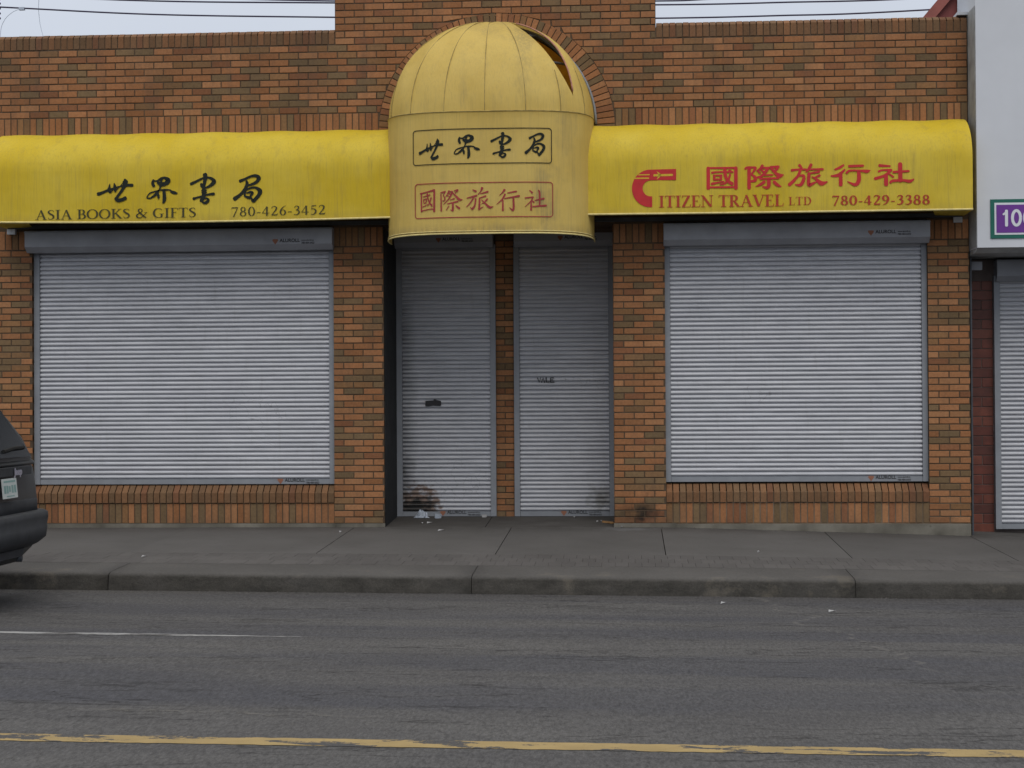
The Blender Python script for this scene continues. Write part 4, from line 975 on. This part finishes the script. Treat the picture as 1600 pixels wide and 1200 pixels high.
# black tape patch and the pen tag
mb = MB(); mb.quadmesh([(x, .913, z) for x, z in ((-2.238, 1.272), (-2.236, 1.330), (-2.17, 1.336), (-2.10, 1.338), (-2.062, 1.330), (-2.060, 1.280), (-2.075, 1.274), (-2.15, 1.279), (-2.20, 1.270))], [tuple(reversed(range(9)))])
mb.quadmesh([(x, .9135, z) for x, z in ((-2.150, 1.334), (-2.135, 1.352), (-2.10, 1.340))], [(2, 1, 0)])
mb.obj('tape_patch', MT['black'], None, label='torn black tape patch stuck on the left door shutter', cat='tape')
mb = MB()
def tag(x, z, l): return (x, .916 - l, z)
for st in ([(-.990, 1.578, .007), (-.972, 1.530, .009), (-.955, 1.580, .006)], [(-.945, 1.530, .007), (-.928, 1.580, .008), (-.912, 1.528, .007)], [(-.895, 1.580, .009), (-.893, 1.530, .008), (-.862, 1.531, .007)], [(-.812, 1.578, .007), (-.848, 1.576, .008), (-.848, 1.530, .009), (-.808, 1.531, .008)], [(-.848, 1.555, .006), (-.818, 1.556, .006)]):
    stroke(mb, st, tag, False, True, 1.5)
mb.obj('pen_tag', MT['black'], None, label='black handwritten tag scrawled on the right door shutter', cat='graffiti')

# ------------------------------------------------------------------ neighbour with the white fascia
nb = thing('white_fascia_building', 'neighbouring shop with tall white fascia panel and dark red block wall', 'building')
mb = MB(); mb.box(3.535, 9.5, -.36, .55, 2.845, 5.9); mb.obj('fascia_panel', MT['white'], nb)
mb = MB(); mb.prism_x([(-.352, 2.842), (.55, 2.842), (.55, 2.80), (-.26, 2.80)], 3.537, 9.5); mb.obj('fascia_underside', MT['whitedirt'], nb)
mb = MB(); mb.box(3.530, 3.534, -.345, .5, 2.86, 5.3); mb.obj('edge_trim', MT['whitedirt'], nb)
mb = MB(); mb.box(3.53, 9.5, .475, .9, -.25, 2.79); mb.obj('wall', MT['greymortar'], nb); mb = MB(); mb.box(3.545, 3.562, .06, .475, -.25, 2.79); mb.obj('return_wall', MT['dkmetal'], nb)
mb = MB(); mb.box(3.54, 9.5, .56, 9, 2.79, 4.3); mb.obj('roof', MT['dkmetal'], nb)
GC = [(.115, .030, .018), (.092, .024, .015), (.135, .038, .022), (.080, .024, .016)]
BH = .1026; blk = {}
for r in range(26):
    za = -.10 + r * BH
    xs = [3.56, 3.86] if r % 2 == 0 else [3.56, 3.74, 3.86]
    for a, b in zip(xs, xs[1:]):
        i = random.randrange(4); k = (i, round(b - a, 3))
        if k not in blk:
            m_ = MB(); w = (b - a) / 2 - .004; h = BH / 2 - .004; brick_poly(m_, [(-w, -h), (w, -h), (w, h), (-w, h)], .05, GC[i], .003); blk[k] = m_.mesh('block', MT['glaze'])
        put('block', blk[k], nb, ((a + b) / 2, .467, za + BH / 2))
shutter(3.860, 6.6, -.052, 2.585, .42, .060, (3.875, 6.58, 2.605, 2.770, .30), nb, 'roller shutter below the white fascia')
mb = MB(); mb.box(3.548, 3.69, .16, .30, 2.660, 2.745); mb.obj('junction_box', MT['box'], nb)
sg = thing('address_sign', 'purple address sign with green border and number 100 on white fascia', 'sign', (3.665, -.365, 2.935))
mb = MB(); mb.box(0, 1.25, -.006, .0, 0, .395); mb.obj('border', MT['green'], sg)
mb = MB(); mb.box(.040, 1.21, -.009, -.0065, .036, .359); mb.obj('inner_border', MT['cream'], sg)
mb = MB(); mb.box(.058, 1.192, -.012, -.0095, .056, .338); mb.obj('face', MT['purple'], sg)
mb = MB()
sp = lambda x, z, l: (x, -.013 - l, z)
stroke(mb, [(.128, .242, .020), (.150, .258, .022), (.157, .278, .020)], sp, True); stroke(mb, [(.157, .130, .030), (.157, .275, .030)], sp, False)
for cx in (.256, .375): stroke(mb, [(cx + .040 * math.cos(R(a)), .204 + .074 * math.sin(R(a)), .029) for a in range(0, 361, 15)], sp, False, False)
mb.obj('numerals', MT['cream'], sg)

# ------------------------------------------------------------------ far dull red building and power lines
rb = thing('red_gabled_building', 'dull red clad building whose sloping gable shows above the parapet', 'building')
mb = MB()
mb.quadmesh([(4.10, 6, 4.0), (9.5, 6, 4.0), (9.5, 6, 8.9), (6.2, 6, 8.9), (4.10, 6, 6.52), (4.10, 14, 4.0), (9.5, 14, 4.0), (9.5, 14, 8.9), (6.2, 14, 8.9), (4.10, 14, 6.52)],
            [(0, 1, 2, 3, 4), (9, 8, 7, 6, 5), (0, 4, 9, 5), (4, 3, 8, 9), (3, 2, 7, 8)]); mb.obj('wall', MT['redroof'], rb)
mb = MB(); mb.quadmesh([(4.02, 5.9, 6.50), (6.14, 5.9, 9.0), (6.20, 5.9, 8.86), (4.15, 5.9, 6.45), (4.02, 14, 6.50), (6.14, 14, 9.0), (6.20, 14, 8.86), (4.15, 14, 6.45)], [(0, 3, 2, 1), (0, 1, 5, 4), (2, 3, 7, 6), (4, 5, 6, 7)])
mb.obj('roof_edge', m_flat('red_trim', (.24, .075, .06), .6, 0, .2, 5), rb)
mb = MB()
for i in range(12): mb.box(4.60, 4.78, 5.93, 5.99, 6.5 + i * .12, 6.5 + i * .12 + .112)
mb.obj('corner_brick', MT['redroof'], rb)
WL = 'overhead cables behind the roof parapet'
def cable(pts, r, label, mat='wire'):
    mb = MB(); P = [(x, y, z, 0) for x, y, z in pts]; Q = [p[:3] for p in catmull(P, 8)]; mb.tube(Q, r, 6)
    return mb.obj('power_cable', MT[mat], None, True, label=label, cat='cable', group=WL)
cable([(-14.5, 12, 8.75), (-11.307, 12, 8.535), (-8.473, 12, 8.34), (-5.179, 12, 8.217), (-2, 12, 8.12), (.521, 12, 8.077), (2.615, 12, 8.077), (5.328, 12, 8.125), (14, 12, 8.5)], .014, 'lowest overhead cable, just clearing the brick parapet')
cable([(-14.5, 12, 8.99), (-9.06, 12, 8.613), (-5.178, 12, 8.475), (-2, 12, 8.38), (.523, 12, 8.315), (2.617, 12, 8.308), (6, 12, 8.36), (14, 12, 8.8)], .014, 'middle overhead cable above the lowest one')
cable([(-14.5, 12, 9.1), (-9.0, 12, 8.70), (-5.178, 12, 8.51), (-2, 12, 8.43), (.523, 12, 8.383), (1.6, 12, 8.40), (5, 12, 8.55), (14, 12, 9.1)], .014, 'topmost overhead cable at the edge of the sky')
cable([(-10.55, 12.1, 9.4), (-10.62, 12.1, 8.70), (-10.62, 12.1, 8.4), (-10.56, 12.1, 8.066), (-10.35, 12.1, 7.4)], .0045, 'thin pale cable hanging nearly straight down at far left', 'thinwire')
cable([(-10.86, 12.0, 8.50), (-11.05, 12.0, 8.45), (-11.22, 12.0, 8.30), (-11.30, 12.0, 8.05), (-11.3, 12, 7.4)], .0045, 'thin pale drop cable curving down beside the insulator', 'thinwire')
mb = MB(); mb.box(-10.95, -10.85, 11.97, 12.03, 8.47, 8.52); mb.obj('cable_clamp', MT['thinwire'], None, label='small pale clamp on the lowest cable at far left', cat='clamp')
pole = thing('utility_pole', 'wooden utility pole with dark ribbed insulator at the left edge of the sky', 'utility pole', (-11.75, 12, -.4))
mb = MB(); mb.tube([(0, 0, 0), (0, 0, 10.5)], .14, 10); mb.obj('pole', MT['wood'], pole, True)
mb = MB(); mb.box(-1.2, 1.2, -.06, .06, 9.55, 9.67); mb.obj('crossarm', MT['wood'], pole)
mb = MB()
for z in range(8): mb.tube([(.37, 0, 8.68 + z * .045), (.37, 0, 8.70 + z * .045)], .085 if z % 2 else .05, 10)
mb.tube([(.37, 0, 8.6), (.37, 0, 9.56)], .02, 6)
mb.obj('insulator', MT['wire'], pole)

# ------------------------------------------------------------------ parked SUV
car = thing('parked_car', 'dusty charcoal sport utility vehicle parked at the kerb, rear end towards the shutters', 'car', (-4.80, -4.87, zroad(-5)))
def rloop(z, xr, xf, hw, rr, rf, n=8, bulge=0.):
    P = []
    for cx, cy, a0, r in ((xr - rr, hw - rr, 90, rr), (xr - rr, -hw + rr, 0, rr), (xf + rf, -hw + rf, -90, rf), (xf + rf, hw - rf, -180, rf)):
        for i in range(n + 1):
            a = R(a0 - 90 * i / n); x = cx + r * math.cos(a); y = cy + r * math.sin(a)
            P.append((x, y, z))
    return [(x + (bulge * (1 - (y / hw) ** 2) if x > xr - rr else 0), y, z) for x, y, z in P]
def loft(mb, loops, close=True):
    n = len(loops[0]); V = [p for l in loops for p in l]; F = []
    for i in range(len(loops) - 1):
        for j in range(n): F.append((i * n + j, (i + 1) * n + j, (i + 1) * n + (j + 1) % n, i * n + (j + 1) % n))
    if close: F += [tuple(range(n)), tuple(reversed(range((len(loops) - 1) * n, len(loops) * n)))]
    mb.quadmesh(V, F)
LP = [(.30, -.16, -4.2, .78), (.42, -.06, -4.34, .87), (.62, -.03, -4.40, .90), (.80, -.03, -4.40, .90), (.97, -.045, -4.32, .888), (1.05, -.055, -4.05, .875), (1.10, -.07, -3.65, .865),
      (1.14, -.06, -3.40, .855), (1.30, -.12, -3.10, .800), (1.46, -.215, -2.80, .720), (1.56, -.31, -2.60, .660), (1.62, -.44, -2.45, .58), (1.645, -.66, -2.3, .45)]
mb = MB(); loft(mb, [rloop(z, xr, xf, hw, .20, .25, 8, .035) for z, xr, xf, hw in LP]); mb.obj('body', MT['carpaint'], car, True)
mb = MB(); loft(mb, [rloop(z, xr, -.9, hw, .24, .05, 8, .03) for z, xr, hw in ((.40, -.10, .78), (.45, .0, .86), (.50, .055, .905), (.585, .065, .915), (.592, .060, .912), (.66, .070, .918), (.70, .068, .915), (.715, .045, .90))])
mb.obj('rear_bumper', MT['plastic'], car, True)
mb = MB(); loft(mb, [rloop(z, xr, -.75, hw, .24, .05, 8, .03) for z, xr, hw in ((.706, -.015, .905), (.80, -.02, .915), (.84, -.05, .912))]); 
mb.obj('bumper_corner', MT['plastic'], car, True)
mb = MB(); loft(mb, [rloop(z, xr, -.5, hw, .20, .05, 8, .035) for z, xr, hw in ((1.085, -.048, .872), (1.10, -.040, .874), (1.118, -.052, .872), (1.125, -.075, .868))]); mb.obj('tailgate_ledge', MT['carpaint'], car, True)
mb = MB(); mb.box(-.05, .018, -.50, .50, 1.015, 1.080); mb.obj('plate_brow', MT['plastic'], car)
pl_ = MB(); pl_.box(.012, .018, -.152, .152, 0, .153); plate = pl_.obj('number_plate', MT['plate'], car)
pm = MB()
pm_rows = 0
for y0, y1, z0, z1 in ((-.12, .12, .858, .872), (-.125, -.085, .775, .835), (-.075, -.035, .775, .835), (-.025, .01, .785, .83), (.03, .07, .775, .835), (.085, .125, .775, .835), (-.08, .08, .748, .756)):
    z0 -= .735; z1 -= .735
    pm.quadmesh([(.0192, y0, z0), (.0192, y1, z0), (.0192, y1, z1), (.0192, y0, z1)], [(0, 1, 2, 3)])
plate.location = (.02, 0, .845); plate.rotation_euler = (0, -.10, 0)
pm.obj('plate_print', MT['plateink'], plate)
V, F = text_mesh('Jeep', .072, 0, 0, 0, None, .005)
mb = MB(); mb.quadmesh([(.030, .10 + v[0] * 1.3, 1.022 + v[2]) for v in V], F); mb.obj('emblem', MT['chrome'], car)
mb = MB()
for sgn in (0,):
    mb.quadmesh([(-.062 + .045, -.60, 1.155), (-.062 + .045, .60, 1.155), (-.245, .50, 1.54), (-.245, -.50, 1.54)], [(0, 1, 2, 3)])
mb.obj('rear_window', MT['glass'], car)
mb = MB(); mb.tube([(-.04, .05, 1.205), (-.05, .30, 1.225), (-.055, .52, 1.225)], .016, 6); mb.obj('wiper', MT['rubber'], car)
mb = MB(); mb.prism_x([(-.30, .36), (.45, .36), (.50, .42), (-.3, .42)], -.30, -.04); mb.obj('exhaust_shield', MT['plastic'], car)
mb = MB(); mb.tube([(-.6, .55, .33), (-.10, .60, .33)], .032, 10); mb.obj('exhaust', MT['dkmetal'], car, True)
for sgn in (-1, 1):
    mb = MB(); mb.quadmesh([(-.9, sgn * .862, 1.16), (-2.9, sgn * .862, 1.16), (-2.5, sgn * .70, 1.52), (-.9, sgn * .70, 1.52)], [(0, 1, 2, 3)]); mb.obj('side_window', MT['glass'], car)
    for x in (-.85, -3.48):
        wh = put('wheel', None, car, (x, sgn * .78, .34)); 
        m1 = MB(); m1.tube([(0, -.11, 0), (0, .11, 0)], .34, 28); m1.obj('tyre', MT['rubber'], wh, True)
        m1 = MB(); m1.tube([(0, -.12, 0), (0, .12, 0)], .21, 20); m1.obj('rim', MT['rim'], wh, True)

# ------------------------------------------------------------------ litter
def zf(x, y): return zrec(x, y) if y > 0 else zs(x, y)
def crumple(name, x, y, r, h, mat, label, cat, seed):
    rnd = random.Random(seed); V = []; F = []; n, m = 14, 6
    for i in range(m):
        ph = i / (m - 1) * math.pi / 2
        for j in range(n):
            a = 2 * math.pi * j / n; k = rnd.uniform(.55, 1.25)
            V.append((r * math.cos(a) * math.cos(ph) * k * (1.4 if i == 0 else 1), r * .6 * math.sin(a) * math.cos(ph) * k, max(.001, h * math.sin(ph) * rnd.uniform(.7, 1.2))))
    for i in range(m - 1):
        for j in range(n): F.append((i * n + j, i * n + (j + 1) % n, (i + 1) * n + (j + 1) % n, (i + 1) * n + j))
    mb = MB(); mb.quadmesh(V, F); return mb.obj(name, MT[mat], None, loc=(x, y, zf(x, y) + .002), label=label, cat=cat)
crumple('plastic_bag', -2.27, .80, .065, .085, 'bag', 'crumpled pale blue plastic bag by the scorched shutter', 'bag', 3)
mb = MB(); mb.box(-.035, .035, -.012, .012, 0, .045); o = mb.obj('crushed_cup', MT['bag'], None, loc=(-2.09, .78, zf(-2.09, .78)), label='small crushed grey carton right of the plastic bag', cat='carton'); o.rotation_euler = (.2, .1, .3)
mb = MB(); mb.box(-.026, .026, -.02, .02, 0, .030); o = mb.obj('white_carton', MT['paper'], None, loc=(-1.585, .86, zf(-1.585, .86)), label='tiny white carton by the left door shutter guide', cat='carton'); o.rotation_euler = (0, 0, .2)
def scrap(x, y, s, rz, label, mat='paper', name='paper_scrap', gr='paper scraps on the pavement', lift=.004, asp=.5):
    mb = MB(); mb.quadmesh([(-s, -s * asp, 0), (s, -s * asp * .7, .012), (s * .8, s * asp, .004), (-s * .7, s * asp, .015), (-s, -s * asp, -.003), (s, -s * asp * .7, .009), (s * .8, s * asp, .001), (-s * .7, s * asp, .012)], [(0, 1, 2, 3), (7, 6, 5, 4), (0, 4, 5, 1), (1, 5, 6, 2), (2, 6, 7, 3), (3, 7, 4, 0)])
    o = mb.obj(name, MT[mat], None, loc=(x, y, (zf(x, y) if y > -3.6 else zroad(x)) + lift), label=label, cat='litter', group=gr); o.rotation_euler.z = rz; return o
scrap(-2.13, .33, .030, .4, 'larger torn white scrap on the doorway step'); scrap(-2.20, .30, .014, 1.2, 'small torn white scrap left of the larger scrap on the doorway step')
scrap(-1.93, -.35, .030, .1, 'flattened pale scrap lying outside the left door'); scrap(-2.95, -.5, .013, .8, 'pale speck of paper in front of the left brick pier')
mb = MB()
mb.prism_x([(-.018, 0), (.018, 0), (.014, .016), (-.010, .020)], -.10, .10); mb.prism_x([(.016, 0), (.028, 0), (.020, .012)], -.13, .02)
o = mb.obj('broken_wood', MT['wood'], None, loc=(-.21, .32, zf(-.21, .32) + .003), label='splintered piece of wood lying at the right door', cat='wood'); o.rotation_euler.z = -.95
for i, (x, y, l) in enumerate(((-.33, .42, 'white crumb left of the splintered wood'), (-.29, .46, 'second white crumb close to the splintered wood'), (-.14, .62, 'white crumb beside the right door jamb'), (-.59, .80, 'white crumb at the foot of the right door shutter'), (-.07, -.03, 'pale crumb at the corner of the right brick pier'))):
    scrap(x, y, .011, i * 1.3, l, 'paper', 'crumb', 'white crumbs round the right door')
for x, y, s, l in ((1.55, -4.55, .030, 'white scrap in the gutter below the right window'), (.75, -4.1, .022, 'pale scrap in the gutter right of the entrance'), (1.2, -1.9, .008, 'white speck on the pavement under the right window'), (-4.4, -2.55, .022, 'white smear of paper on the paver strip at left')):
    scrap(x, y, s, random.uniform(-.3, .3), l, asp=.3)
mb = MB(); rnd = random.Random(5); V = []; F = []
for i in range(300):
    x = rnd.uniform(-6.5, 4.5); y = -3.62 - abs(rnd.gauss(0, .16)) if rnd.random() < .7 else rnd.uniform(-.22, -.02); s = rnd.uniform(.003, .009)
    z = (zroad(x) if y < -3.6 else zs(x, y)) + .001; k = len(V)
    V += [(x - s, y - s, z), (x + s, y - s * .6, z), (x + s * .4, y + s, z), (x, y, z + s * 1.1)]; F += [(k, k + 1, k + 3), (k + 1, k + 2, k + 3), (k + 2, k, k + 3)]
mb.quadmesh(V, F); mb.obj('gutter_grit', MT['paver'], None, label='loose grit along the kerb and the foot of the wall', cat='grit', kind='stuff')
